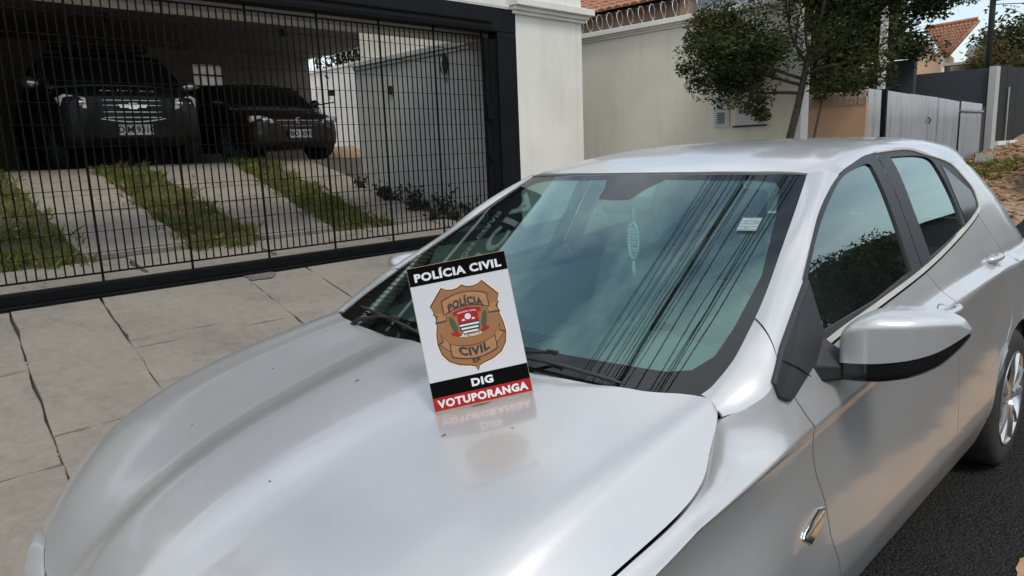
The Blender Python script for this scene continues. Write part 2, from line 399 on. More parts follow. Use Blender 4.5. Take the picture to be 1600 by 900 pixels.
plain('shield_cream', (.62, .52, .38), .5)
plain('shield_green', (.035, .05, .02), .5, var=.6, scale=400)
plain('mdf', (.36, .23, .12), .7, var=.15, scale=60)
plain('letter_grey', (.30, .31, .32), .5)
plain('letter_white', (.58, .58, .57), .4)
plain('pane_white', (.62, .62, .60), .4)
plain('dark_glass', (.010, .012, .013), .06, Coat_Weight=.5)
plain('lamp_red', (.35, .01, .01), .2)
def mat_paneglow():
    m = NM('frosted_pane'); t = m.n('ShaderNodeBsdfTranslucent'); t.inputs['Color'].default_value = (.85, .83, .76, 1); v = m.coord()
    d = m.n('ShaderNodeBsdfDiffuse'); m.l(m.ramp(m.noise(v, 30, 3), [(.3, (.5, .49, .45)), (.7, (.62, .6, .56))]), d.inputs['Color'])
    x = m.n('ShaderNodeMixShader'); x.inputs['Fac'].default_value = .75; m.l(d.outputs[0], x.inputs[1]); m.l(t.outputs[0], x.inputs[2]); m.l(x.outputs[0], m.out.inputs['Surface'])
mat_paneglow()
# ------------------------------------------------------------------ the silver hatchback (x: towards its left side, y: towards its tail, z up)
HZ = spline1([-.25, -.1, -.04, 0, .05, .12, .25, .4, .7, 1.05, 1.3], [.38, .55, .62, .662, .708, .757, .817, .864, .924, .974, 1.0])
HC = spline1([0, .06, .11, .15, .20, .26, .33, .45, .57, .62, .67, .70, .725, .742, .76, .80, .84],
             [0, -.0005, -.002, -.0085, -.0185, -.0245, -.025, -.0215, -.0175, -.018, -.0175, -.019, -.0235, -.032, -.049, -.088, -.126])
def hood_z(x, y):
    a = abs(x); yb = y-.50*a**3.82/(1+(max(y, 0)/.45)**2)
    k = .14/(.105+.075*min(max(y, 0), 1.1)); k = k+(1-k)*min(max((a-.3)/.25, 0), 1)
    return HZ(yb)+HC(a*k)*(1-.25*sm(.75, 1.0, y)*(1-sm(.5, .65, a)))
GX = spline1([.93, 1.0, 1.2, 1.35, 1.42, 1.46], [.82, .785, .695, .62, .57, .53])
CZ = spline1([-.1, .3, .583, .97, 1.237, 1.586, 2.2, 2.8, 3.4, 4.1], [.70, .755, .784, .807, .831, .853, .885, .91, .925, .92])
CX = spline1([0, .6, 1.2, 2.0, 3.0, 3.4, 4.1], [.855, .857, .853, .849, .849, .858, .85])
SHUT = [(.70, .190), (.77, .29), (.797, .40), (.812, .56), (.819, .733), (.811, .831), (.787, .902), (.762, .972), (.742, 1.003)]
FT = [(y, x+.0055, hood_z(x, y)-.003) for x, y in SHUT[:-1]]+[(1.04, .785, .918), (1.128, .805, .953), (1.2, .785, 1.0)]
FTX = spline1([p[0] for p in FT], [p[1] for p in FT]); FTZ = spline1([p[0] for p in FT], [p[2] for p in FT])
def side_low(y, z, zc, xc):
    k = sm(1.9, 2.9, y)
    return spline1([.15, .20, .30, .37, .45, .58, zc-.075, zc-.008, zc],
                   [xc-.078, xc-.056, xc-.024, xc-.006, xc-.001, xc-.004+.002*k, xc-.0105+.008*k, xc-.0055+.0045*k, xc])(z)
def side_x(y, z):
    zc, xc = min(CZ(y), FTZ(y)-.018) if y < .8 else CZ(y), CX(y); sharp = 1-sm(1.9, 2.8, y)
    if y < .55: xc -= .75*(.55-y)**2
    if z <= zc:
        x = side_low(y, z, zc, xc)
        if y < 1.3: x += .028*(1-sm(.92, 1.28, y))*(1-sm(.52, .73, z))*sm(.2, .36, z)
    else:
        xd = spline1([zc, zc+.02, .955, 1.0, 1.2, 1.35, 1.42, 1.46], [xc, xc-.006*sharp-.001, .806, .785, .695, .62, .57, .53])(z)
        if y < 1.2:
            xt, zt = FTX(y), FTZ(y); h = max(zt-zc, .006); xt = min(xt, xc-.004)
            if z <= zt: xf = spline1([zc, zc+.28*h, zc+.62*h, zc+h], [xc, xc-.52*(xc-xt), xc-.82*(xc-xt), xt])(z)
            else: xf = xt-(z-zt)*.55
            t = sm(1.0, 1.2, y); x = xf+(xd-xf)*t
        else: x = xd
    y0 = float(np.interp(z, [.2, .6, .95, 1.2, 1.35, 1.45], [3.75, 3.72, 3.56, 3.38, 3.18, 2.95]))
    if y > y0: x -= .62*(y-y0)**2
    return x
def vmap(y, v, zl, zt, k=.64):
    """panel height for v in 0..1 with a row of vertices on the crease"""
    zc = min(CZ(y), FTZ(y)-.018) if y < .8 else CZ(y)
    if not zl+.02 < zc < zt-.004: return zl+(zt-zl)*v
    return zl+(zc-zl)*(v/k) if v <= k else zc+(zt-zc)*((v-k)/(1-k))
def sp(s, y, z, off=0.0):
    return (s*(side_x(y, z)+off), y, z)
ZR = spline1([1.7, 1.79, 1.9, 2.05, 2.3, 2.6, 2.9, 3.3, 3.6, 3.85], [1.345, 1.376, 1.405, 1.431, 1.459, 1.473, 1.474, 1.455, 1.42, 1.38])
DR = spline1([0, .44, .7, .84, .93, 1.0, 1.04, 1.09, 1.2], [0, .004, .011, .019, .031, .052, .080, .12, .22])
XE = spline1([1.8, 1.93, 2.18, 2.38, 2.645, 3.3, 3.6, 4], [.62, .615, .584, .574, .573, .568, .50, .46])
def roof_z(x, y): return ZR(y)-DR(abs(x)/XE(y))
def ws_y(x, z): return .885+.26*x*x+2.08*(z-.94)
def ws_pt(x, z, off=0.0):
    n = Vector((.52*x, -1, 2.08)).normalized(); return Vector((x, ws_y(x, z), z))+n*off
WE = [(.690, .895), (.703, .935), (.713, .949), (.717, .983), (.705, 1.036), (.689, 1.084), (.646, 1.179), (.600, 1.277), (.558, 1.362)]   # screen edge (x, z)
WX = spline1([p[1] for p in WE], [p[0] for p in WE])
AO = [(.985, .912), (1.04, .918), (1.128, .953), (1.2, 1.005), (1.33, 1.06), (1.462, 1.124), (1.602, 1.226), (1.745, 1.297), (1.929, 1.357)]

def build_car():
    P_ = M['silver_paint']
    car = thing('silver_hatchback', 'silver five-door hatchback in the foreground with a police placard on its bonnet', 'car', (0, 2.08, 0))
    # bonnet
    rear = [(-.742, 1.003), (-.708, .987), (-.60, .945), (-.487, .921), (-.40, .918), (-.30, .906), (-.10, .879), (0, .875), (.10, .879), (.30, .906), (.40, .918), (.487, .921), (.60, .945), (.708, .987), (.742, 1.003)]
    shut = SHUT
    front = [(-.70, .190), (-.61, .105), (-.52, .048), (-.44, .008), (-.34, -.022), (-.2, -.045), (0, -.055), (.2, -.045), (.34, -.022), (.44, .008), (.52, .048), (.61, .105), (.70, .190)]
    def warp(u):   # denser towards the shoulders
        a = (u-.5)*2; return .5+.5*math.copysign(abs(a)**.82, a)
    cm = coons(poly(front), lambda v: cat(shut, v), poly(rear), lambda v: (-cat(shut, v)[0], cat(shut, v)[1]))
    def hood_pt(u, v):
        x, y = cm(warp(u), v); return (x, y, hood_z(x, y))
    patch('bonnet', hood_pt, 150, 70, P_, car, hem=.018)
    # chips in the bonnet paint (bare marks on the paint)
    for (x, y, s_) in [(.335, .60, .0055), (.45, .69, .003), (-.43, .60, .005), (-.05, .64, .006), (.35, .17, .006), (-.34, .33, .003), (.14, .30, .0025)]:
        ring = []
        for k in range(9):
            a = 2*math.pi*k/9; q = (x+s_*random.uniform(.4, 1.3)*math.cos(a), y+s_*random.uniform(.5, 1.7)*math.sin(a)); ring.append((q[0], q[1], hood_z(*q)+.0006))
        mesh('paint_chip', ring, [tuple(range(9))], M['chip'], car)
    for s in (1, -1):
        fl = s < 0
        # front fender with wheel arch
        cutF = spline1([.15, .24, .37, .513, .612, .731, .82, .864, .919, 1.02], [1.49, 1.48, 1.451, 1.366, 1.329, 1.267, 1.245, 1.217, 1.19, 1.185])
        def arch(y, yc, r=.322, z0=.31, low=.205):
            d = abs(y-yc); k = r*.90; return z0+math.sqrt(r*r-d*d) if d < k else max(low, z0+math.sqrt(r*r-k*k)-(d-k)*4.0)
        def fender(u, v):
            y = .20+u*1.0
            for _ in range(5):
                zl = max(arch(y, .81), .42-(y-.2)*.5 if y < .5 else 0); zt = FTZ(min(y, 1.19)); z = vmap(y, v, zl, zt); y = .20+u*(cutF(z)-.20)
            return sp(s, y, z)
        patch('front_fender', fender, 80, 50, P_, car, flip=fl)
        cutB = spline1([.15, .258, .602, .869, .966, 1.031, 1.1], [2.50, 2.50, 2.47, 2.40, 2.33, 2.262, 2.2])
        belt = lambda y: float(spline1([1.19, 1.42, 1.81, 2.25, 2.84, 3.07, 3.16], [.925, .965, .992, 1.024, 1.094, 1.131, 1.15])(y))
        g = .0045
        def fdoor(u, v):
            y = 1.3+u*1.1
            for _ in range(4):
                zl, zt = .21, belt(y); z = vmap(y, v, zl, zt); a = cutF(z)+g; y = a+u*(cutB(z)-a)
            return sp(s, y, z)
        fd = patch('front_door', fdoor, 44, 50, P_, car, flip=fl)
        cutR = lambda z: (3.38-math.sqrt(max(.375**2-(z-.31)**2, 0)) if .31 < z < .6 else (3.0 if z <= .31 else float(np.interp(z, [.6, .75, .95, 1.14], [3.145, 3.2, 3.235, 3.10]))))
        def rdoor(u, v):
            y = 2.4+u*.7
            for _ in range(4):
                zl, zt = .21, belt(y); z = vmap(y, v, zl, zt); a = cutB(z)+g; y = a+u*(cutR(z)-a)
            return sp(s, y, z)
        rd = patch('rear_door', rdoor, 36, 50, P_, car, flip=fl)
        def quarter(u, v):
            y = 3.0+u*.95
            for _ in range(4):
                zl = arch(y, 3.38, .355); zt = float(np.interp(y, [3.0, 3.16, 3.4, 4.0], [1.12, 1.16, 1.16, 1.08])); z = zl+(zt-zl)*v
                a = max(cutR(z)+g, 3.0); y = a+u*(3.93-a)
            return sp(s, y, z)
        patch('rear_quarter', quarter, 50, 44, P_, car, flip=fl)
        cp = coons(poly([(3.09, 1.14), (3.4, 1.16), (3.80, 1.08)]), poly([(3.80, 1.08), (3.72, 1.20), (3.60, 1.29)]), poly([(3.035, 1.351), (3.3, 1.335), (3.60, 1.29)]),
                   crv([(3.09, 1.14), (3.161, 1.16), (3.186, 1.229), (3.035, 1.351)]))
        patch('c_pillar', lambda u, v: sp(s, *cp(u, v)), 16, 14, P_, car, hem=.008, flip=fl)
        # A pillar and the fender top running up into it
        def pil(t0, t1):
            def f(u, v):
                t = t0+(t1-t0)*v; wz = float(np.interp(t, [0, .12, .30, 1], [.937, .965, 1.032, 1.362])); wx = WX(wz)
                a = ws_pt(wx, wz, .004); y, z = cat(AO, t); b = Vector((side_x(y, z) if z < 1.3 else GX(z), y, z))
                m = a.lerp(b, u); n = Vector((.62, -.45, .64)); return_ = m+n*(4*u*(1-u))*(.011+.004*sm(0, .2, t)); return (s*return_.x, return_.y, return_.z)
            return f
        patch('fender_top', pil(0, .345), 12, 22, P_, car, hem=.006, flip=fl)
        patch('a_pillar', pil(.352, 1.0), 12, 30, P_, car, hem=.006, flip=fl)
        # window surrounds and panes
        DLOt = [(1.44, 1.128), (1.602, 1.226), (1.745, 1.297), (1.929, 1.357), (2.182, 1.401), (2.32, 1.412)]
        def ring(name, outer, inner, mat, off=.001, n=20):
            V = []; F = []
            for fo, fi in zip(outer, inner):
                k = len(V)
                for i in range(n+1):
                    po, pi = fo(i/n), fi(i/n); V.append(sp(s, po[0], po[1], off)); V.append(sp(s, pi[0], pi[1], off)); V.append(sp(s, pi[0], pi[1], off-.012))
                for i in range(n):
                    q = k+3*i
                    for e in (0, 1):
                        f = (q+e, q+e+1, q+e+4, q+e+3); F.append(f if s > 0 else f[::-1])
            return mesh(name, V, F, mat, car, True, sharp=35)
        fo = [poly([(1.36, .965), (1.81, .998), (2.25, 1.032)]), poly([(2.25, 1.032), (2.285, 1.2), (2.322, 1.412)]), crv(DLOt[::-1]), poly([(1.44, 1.128), (1.40, 1.05), (1.36, .965)])]
        fi = [poly([(1.43, 1.002), (1.81, 1.015), (2.157, 1.046)]), crv([(2.157, 1.046), (2.200, 1.22), (2.222, 1.372)]), crv([(2.222, 1.372), (2.19, 1.380), (2.05, 1.366), (1.914, 1.342), (1.745, 1.280), (1.602, 1.21), (1.462, 1.125)]), poly([(1.462, 1.125), (1.44, 1.05), (1.43, 1.002)])]
        ring('window_surround', fo, fi, M['black_plastic'])
        cg = coons(fi[0], fi[1], lambda u: fi[2](1-u), lambda v: fi[3](1-v))
        patch('front_door_window', lambda u, v: sp(s, *cg(u, v), -.006), 24, 14, M['dark_side_glass' if s > 0 else 'side_glass'], car, hem=0, flip=fl)
        ro = [poly([(2.257, 1.032), (2.84, 1.098), (3.07, 1.134)]), crv([(3.07, 1.134), (3.161, 1.16), (3.184, 1.229), (3.035, 1.351)]), crv([(3.035, 1.351), (2.81, 1.392), (2.645, 1.415), (2.328, 1.412)]), poly([(2.328, 1.412), (2.290, 1.2), (2.257, 1.032)])]
        ri = [poly([(2.372, 1.060), (2.6, 1.083), (2.853, 1.110)]), crv([(2.853, 1.110), (2.875, 1.22), (2.866, 1.32)]), crv([(2.866, 1.32), (2.84, 1.372), (2.70, 1.390), (2.44, 1.394)]), crv([(2.44, 1.394), (2.40, 1.22), (2.372, 1.060)])]
        ring('window_surround', ro, ri, M['black_plastic'])
        cr = coons(ri[0], ri[1], lambda u: ri[2](1-u), lambda v: ri[3](1-v))
        patch('rear_door_window', lambda u, v: sp(s, *cr(u, v), -.006), 20, 14, M['dark_side_glass' if s > 0 else 'side_glass'], car, hem=0, flip=fl)
        cq = coons(poly([(2.90, 1.125), (3.08, 1.155)]), crv([(3.08, 1.155), (3.135, 1.19), (3.14, 1.235)]), poly([(2.925, 1.345), (3.14, 1.235)]), poly([(2.90, 1.125), (2.925, 1.345)]))
        patch('quarter_window', lambda u, v: sp(s, *cq(u, v), .003), 8, 8, M['gloss_black'], car, hem=.004, flip=fl)
        # belt moulding
        def bl(w0, w1, o0, o1, y0=1.30, y1=3.16):
            V = []; F = []; N = 40
            for i in range(N+1):
                y = y0+(y1-y0)*i/N; zb = float(spline1([1.19, 1.42, 1.81, 2.25, 2.84, 3.07, 3.16], [.925, .965, .992, 1.024, 1.094, 1.131, 1.15])(y))
                for (dz, o) in ((w0, o0-.006), (w0, o0), (w1, o1), (w1, o1-.006)): V.append(sp(s, y, zb+dz, o))
            for i in range(N):
                for e in range(3):
                    f = (4*i+e, 4*i+e+1, 4*i+e+5, 4*i+e+4); F.append(f if s < 0 else f[::-1])
            return V, F
        mb = MB(); mb.add(*bl(.007, .018, .005, .004)); mb.build('belt_moulding', M['light_trim'], car, True, sharp=40)
        mb = MB(); mb.add(*bl(.0, .007, .003, .003)); mb.build('belt_seal', M['gloss_black'], car, True, sharp=40)
        mb = MB(); tp = [(2.328, 1.412), (2.645, 1.415), (2.81, 1.392), (3.035, 1.351), (3.13, 1.285), (3.184, 1.229), (3.16, 1.165), (3.10, 1.142)]
        mb.tube([sp(s, *cat(tp, i/40), .002) for i in range(41)], .005, 6); mb.build('window_trim', M['light_trim'], car, True)
        # handles: recessed cup and pull bar
        for (y, z) in ((2.27, .908), (3.06, .972)):
            cup = MB(); V = []; F = []; N = 20
            for k in range(N):
                a = 2*math.pi*k/N
                for (q, d) in ((1.0, .0012), (.82, .0), (.45, -.02)): V.append(sp(s, y-.028+.052*q*math.cos(a), z+.026*q*math.sin(a), d))
            V.append(sp(s, y-.028, z, -.022))
            for k in range(N):
                k2 = (k+1) % N
                for e in (0, 1):
                    f = (3*k+e, 3*k2+e, 3*k2+e+1, 3*k+e+1); F.append(f if s < 0 else f[::-1])
                f = (3*k+2, 3*k2+2, 3*N); F.append(f if s < 0 else f[::-1])
            cup.add(V, F); cp_ = cup.build('handle_cup', M['silver_paint'], fd if y < 2.6 else rd, True)
            hb = MB(); pts = []
            for i in range(13):
                t = i/12; yy = y-.085+.17*t; o = .002+.026*math.sin(math.pi*min(max((t*1.12-.06), 0), 1))**.5; pts.append(sp(s, yy, z+.004*math.sin(math.pi*t), o))
            hb.tube(pts, [.007]+[.0115]*11+[.007], 10); hb.build('door_handle', P_, fd if y < 2.6 else rd, True)
        # fender badge (chrome flash with a notch)
        bp_ = [(1.192, .580), (1.205, .592), (1.285, .617), (1.322, .607), (1.324, .578), (1.245, .545)]
        mb = MB(); mb.prism(bp_, lambda a, b, d: sp(s, a, b, d), 0, .005); o_ = bevel(mb.build('fender_badge', M['chrome'], car), .003)
        mb = MB(); mb.prism([(1.205, .580), (1.312, .602), (1.312, .594), (1.212, .572)], lambda a, b, d: sp(s, a, b, d), .005, .0065); mb.build('badge_inlay', M['alloy'], o_)
        # mirror: sail, arm, shell, lower shell, glass
        sail = [(1.122, .958), (1.128, .925), (1.160, .908), (1.191, .916), (1.33, .955), (1.425, 1.0), (1.452, 1.125), (1.43, 1.118), (1.207, 1.012)]
        mb = MB(); mb.prism(sail, lambda a, b, d: sp(s, a, b, d), -.006, .010)
        mir = bevel(mb.build('mirror_sail', M['black_plastic'], car), .004)
        mb = MB(); mb.tube([sp(s, 1.185, .992, .0105), sp(s, 1.235, .965, .0105), sp(s, 1.275, .936, .0105)], .0015, 5); mb.build('seam', M['gloss_black'], mir, True)
        def msec(t):   # t 0 inner .. 1 tip : x, yfront, yback, zbot, zsplit, ztop
            x = .835+(1.066-.835)*t
            ztop = float(spline1([0, .06, .22, .40, .6, .8, .93, 1], [1.000, 1.032, 1.061, 1.072, 1.070, 1.062, 1.046, 1.022])(t))
            zspl = float(spline1([0, .3, .6, .8, .93, 1], [.948, .958, .968, .980, 1.000, 1.016])(t))
            zbot = float(spline1([0, .3, .6, .8, .93, 1], [.900, .905, .918, .940, .978, 1.009])(t))
            yf = float(spline1([0, .08, .3, .6, .85, 1], [1.405, 1.372, 1.368, 1.40, 1.478, 1.560])(t)); yb = float(spline1([0, 1], [1.46, 1.575])(t)); return x, yf, yb, zbot, zspl, ztop
        def shell_up(u, v):
            x, yf, yb, zb, zs, zt = msec(v); a = u   # a 0: split line at the front, 1: top rear
            th = a*math.pi/2*1.0; hgt = zt-zs
            y = yf+.014*(1-v)*0+(yb-yf)*(sm(.35, 1, a)**1.1); z = zs+hgt*math.sin(min(a*1.35, 1)*math.pi/2)**.75
            y += .010*(1-math.sin(min(a*1.6, 1)*math.pi))*0; return (s*x, y, z)
        mc = patch('mirror_cap', shell_up, 22, 40, P_, mir, hem=.006, flip=not fl)
        def shell_lo(u, v):
            x, yf, yb, zb, zs, zt = msec(v); y = yf+.004+(yb-yf)*sm(.25, 1, u); z = zs-.002-(zs-zb)*math.sin(min(u*1.6, 1)*math.pi/2); return (s*x, y, z)
        patch('mirror_lower', shell_lo, 14, 40, M['gloss_black'], mir, hem=.004, flip=fl)
        def mglass(u, v):
            x, yf, yb, zb, zs, zt = msec(.02+.95*v); return (s*x, yb-.012, zb+.004+(zt-zb-.008)*u)
        patch('mirror_glass', mglass, 8, 20, M['chrome'], mir, hem=0, flip=not fl)
        def minner(u, v):
            x, yf, yb, zb, zs, zt = msec(0); return (s*(x+.001), yf+(yb-yf)*u, zb+(zt-zb)*v)
        patch('mirror_inner_side', minner, 4, 4, M['gloss_black'], mir, hem=0, flip=fl)
        mb = MB(); V = []; F = []
        A_ = [(.800, 1.30, .905), (.800, 1.40, .905), (.795, 1.41, 1.0), (.795, 1.30, .955)]; B_ = [(.86, 1.385, .906), (.86, 1.45, .906), (.86, 1.45, .94), (.86, 1.385, .945)]; C_ = [(.93, 1.42, .925), (.93, 1.47, .925), (.93, 1.48, .95), (.93, 1.43, .95)]
        for q in (A_, B_, C_): V += [(s*a, b, c) for a, b, c in q]
        for i in range(2):
            for k in range(4):
                k2 = (k+1) % 4; F.append((4*i+k, 4*i+k2, 4*i+4+k2, 4*i+4+k))
        F += [(3, 2, 1, 0), (8, 9, 10, 11)]
        mb.add(V, F); bevel(mb.build('mirror_arm', M['black_plastic'], mir), .008, 3)
        # inner shell and wheel wells
        patch('inner_shell', lambda u, v: sp(s, .6+3.3*u, .20+.55*v, -.035), 40, 8, M['matt_black'], car, hem=0, flip=fl)
        patch('door_trim', lambda u, v: sp(s, 1.35+1.75*u, .30+.63*v, -.06), 24, 8, M['headliner_fabric'], car, hem=0, flip=fl)
        mb = MB(); mb.tube([sp(s, 1.2+1.75*i/20, .198, -.022) for i in range(21)], .018, 8); mb.build('sill', P_, car, True)
        for (yc, nm) in ((.81, 0), (3.38, 1)):
            mb = MB(); V = []; F = []; N = 24
            for k in range(N+1):
                a = math.pi*k/N; V += [(s*.83, yc+.36*math.cos(a), .31+.36*math.sin(a)), (s*.55, yc+.36*math.cos(a), .31+.36*math.sin(a))]
            for k in range(N): F.append((2*k, 2*k+1, 2*k+3, 2*k+2))
            V += [(s*.55, yc, .31)]; F += [(2*k+1, len(V)-1, 2*k+3) for k in range(N)]
            mb.add(V, F); mb.build('wheel_well', M['matt_black'], car)
            make_wheel(car, s, yc)
    # roof
    edge = [(.615, 1.929), (.584, 2.182), (.574, 2.383), (.573, 2.645), (.590, 2.81), (.619, 3.035), (side_x(3.3, 1.335), 3.3), (side_x(3.6, 1.29), 3.6)]
    hd = [(-.615, 1.929), (-.558, 1.845), (-.40, 1.815), (-.2, 1.797), (0, 1.790), (.2, 1.797), (.40, 1.815), (.558, 1.845), (.615, 1.929)]
    rr = coons(poly(hd), crv(edge), poly([(-side_x(3.6, 1.29), 3.6), (-.35, 3.68), (0, 3.70), (.35, 3.68), (side_x(3.6, 1.29), 3.6)]), lambda v: (-cat(edge, v)[0], cat(edge, v)[1]))
    patch('roof', lambda u, v: (*rr(u, v), roof_z(*rr(u, v))), 60, 44, P_, car, hem=.010)
    # windscreen, black border under the glass, cowl
    def wsf(off, z0=.90, kx=1.0, z1=None):
        def f(u, v):
            zt = 1.372-.012*(abs(2*u-1))**2; z = z0+(zt-z0)*v; x = (2*u-1)*WX(z)*kx; return ws_pt(x, z, off)
        return f
    patch('windscreen', wsf(0), 140, 90, M['windscreen_glass'], car, hem=0)
    patch('sun_film', wsf(-.0045), 140, 90, M['sun_film'], car, hem=0)
    V = []; F = []; nB = 80
    inn = [(0, .968), (.235, .975), (.44, .9705), (.60, .966), (.648, .972), (.672, .995), (.668, 1.04), (.642, 1.134), (.57, 1.25), (.514, 1.328), (.485, 1.345), (.42, 1.352), (.12, 1.358), (.085, 1.33), (.062, 1.300), (0, 1.298)]
    outp = [(0, .90), (.25, .90), (.45, .90), (.60, .90), (.66, .90), (.70, .93), (.716, .983), (.689, 1.084), (.60, 1.277), (.575, 1.33), (.55, 1.366), (.42, 1.366), (.12, 1.371), (.085, 1.372), (.06, 1.372), (0, 1.372)]
    for sx in (1, -1):
        k = len(V); pi, po = poly(inn), poly(outp)
        for i in range(len(inn)): 
            for q in range(6):
                if i == len(inn)-1 and q > 0: break
                t = q/6; a = inn[i]; b = outp[i]
                if i < len(inn)-1:
                    a = tuple(inn[i][e]*(1-t)+inn[i+1][e]*t for e in (0, 1)); b = tuple(outp[i][e]*(1-t)+outp[i+1][e]*t for e in (0, 1))
                for m in range(4):
                    w_ = m/3; V.append(ws_pt(sx*(a[0]*(1-w_)+b[0]*w_), a[1]*(1-w_)+b[1]*w_, -.0022))
        n_ = (len(V)-k)//4
        for i in range(n_-1):
            for m in range(3): F.append((k+4*i+m, k+4*i+m+1, k+4*i+m+5, k+4*i+m+4))
    mesh('windscreen_border', V, F, M['frit_black'], car)
    def cowl(u, v):
        x = (2*u-1)*.74; yr = cat([(p[1],) for p in rear], u)[0]; y0 = yr-.05; y1 = ws_y(x, .90)+.02
        return (x, y0+(max(y1, y0+.05)-y0)*v, min(hood_z(x, y0)-.030, .915)-.02*v)
    patch('cowl', cowl, 40, 6, M['black_plastic'], car, hem=0)
    # wipers
    for (x0, x1, px_) in ((-.60, -.02, -.52), (.10, .545, .02)):
        mb = MB(); N = 14; pts = []
        for i in range(N+1):
            t = i/N; x = x0+(x1-x0)*t; z = .960-.014*t+.006*math.sin(math.pi*t)-(0.010 if x0 > 0 else 0); pts.append(ws_pt(x, z, .012+.006*math.sin(math.pi*t)))
        mb.tube(pts, [.002]+[.0045]*(N-1)+[.002], 6); wb = mb.build('wiper', M['black_plastic'], car, True)
        mb = MB(); mb.tube([ws_pt(px_, .925, .004), ws_pt(px_+.05, .934, .028), ws_pt((x0+x1)/2-.06, .952, .032), ws_pt((x0+x1)/2, .962, .022)], [.010, .007, .005, .004], 8); mb.build('wiper_arm', M['matt_black'], wb, True)
        mb = MB(); mb.box(ws_pt((x0+x1)/2+.01, .962, .024), (.03, .009, .010)); mb.build('wiper_clip', M['black_plastic'], wb)
    # registration sticker high on the screen
    mb = MB(); V = [ws_pt(x, z, .0012) for (x, z) in ((.494, 1.224), (.546, 1.224), (.535, 1.254), (.483, 1.254))]; mb.add(V, [(0, 1, 2, 3)])
    st = mb.build('windscreen_sticker', M['sticker'], car)
    mb = MB()
    for r_ in range(4):
        for c in range(6):
            if RNG.random() < .8:
                xa = .4965+.008*c-.0026*r_; za = 1.2275+.0066*r_; mb.add([ws_pt(xa, za, .0018), ws_pt(xa+.0062, za, .0018), ws_pt(xa+.005, za+.0036, .0018), ws_pt(xa-.001, za+.0036, .0018)], [(0, 1, 2, 3)])
    mb.build('sticker_print', M['letter_grey'], st)
    # rest of the body: bumper, lamps, tailgate
    bf = [(0, -.085), (.25, -.072), (.40, -.04), (.52, .01), (.62, .075), (.70, .165), (.765, .27), (.80, .36)]
    def bumper(u, v):
        a = abs(2*u-1); x, y = cat(bf, a); sg = 1 if u > .5 else -1; z = .17+(.60-.17)*v+(.10*sm(.45, 1, a))*v
        return (sg*(x+.010*math.sin(math.pi*v)), y+.05*(1-math.sin(math.pi*min(v*.9+.1, 1)))-.03*math.sin(math.pi*v)*(1-a), z)
    bm = patch('front_bumper', bumper, 60, 18, P_, car, hem=.01)
    def nose(u, v):
        a = abs(2*u-1); sg = 1 if u > .5 else -1; x0, y0 = cat(bf, a); z0 = .60+.10*sm(.45, 1, a)
        x1, y1 = cat([(0, -.055), (.2, -.045), (.34, -.022), (.44, .008), (.52, .048), (.61, .105), (.70, .19), (.77, .29)], a); z1 = hood_z(x1, y1)-.006
        return (sg*(x0+(x1-x0)*v), y0+(y1-y0)*v-.002, z0+.006+(z1-z0-.008)*v)
    patch('front_panel', nose, 60, 8, P_, car, hem=.006)
    for s in (1, -1):
        def lamp(u, v):
            a = .62+.34*u; x0, y0 = cat(bf, a); z0 = .60+.10*sm(.45, 1, a); return (s*(x0+.004), y0-.004, z0-.085+(.075)*v)
        patch('headlight', lamp, 14, 6, M['lamp_reflector'], car, hem=.01, flip=s < 0)
    mb = MB()
    for k in range(5):
        V = []
        for i in range(21):
            x = -.46+.92*i/20; y = cat(bf, abs(x)/.62*.57)[1]-.026; V.append((x, y, .40+.045*k))
        mb.tube(V, .008, 6)
    mb.build('grille', M['gloss_black'], bm, True)
    def gate(u, v):
        y, z = cat([(3.82, 1.05), (3.86, 1.0), (3.92, .88)], v); a = 2*u-1; return (a*side_x(y, z), y+.09*(1-a*a), z)
    patch('tailgate', gate, 24, 16, P_, car, hem=.01)
    def rwin(u, v):
        y, z = cat([(3.62, 1.285), (3.72, 1.20), (3.81, 1.06)], v); a = 2*u-1; return (a*side_x(y, z)*.99, y+.09*(1-a*a), z)
    patch('rear_window', rwin, 20, 8, M['side_glass'], car, hem=0)
    def rb(u, v):
        a = 2*u-1; return (a*.80*(1-.04*abs(a)**6), 4.12-.20*abs(a)**5, .20+.68*v)
    patch('rear_bumper', rb, 40, 10, P_, car, hem=.01)
    # interior
    mb = MB(); mb.bbox((-.74, .45, .19), (.74, 3.95, .24)); mb.build('floor_pan', M['matt_black'], car)
    mb = MB(); mb.bbox((-.72, 1.02, .22), (.72, 1.06, .86)); mb.build('bulkhead', M['matt_black'], car)
    def dash(u, v):
        x = (2*u-1)*.70; y = 1.02+.42*v; z = .895+.035*math.sin(math.pi*v*.8)*(1-.2*abs(2*u-1))+.03*math.exp(-((x-.37)/.17)**2)*sm(.4, .8, v)-.16*sm(.85, 1, v); return (x, y, z)
    patch('dashboard', dash, 40, 18, M['dash_plastic'], car, hem=.05)
    mb = MB()
    for k in range(9): mb.box((-.12+.03*k, 1.14, .938), (.012, .10, .004))
    mb.build('dash_vent', M['matt_black'], car)
    mb = MB(); N = 36; c = Vector((.37, 1.60, .90)); e1 = Vector((1, 0, 0)); e2 = Vector((0, .42, .907))
    mb.tube([c+.185*(math.cos(2*math.pi*k/N)*e1+math.sin(2*math.pi*k/N)*e2) for k in range(N+1)], .014, 8, False)
    mb.tube([c+.18*e1, c, c-.18*e1], .014, 6); mb.tube([c, c-.18*e2], .014, 6); mb.tube([c, Vector((.37, 1.36, .80))], .04, 8)
    mb.build('steering_wheel', M['matt_black'], car, True)
    for sx in (-.36, .36):
        seat_mesh(car, sx, 2.02, 'front_seat')
    for sx in (-.36, .0, .36): seat_mesh(car, sx, 2.86, 'rear_seat')
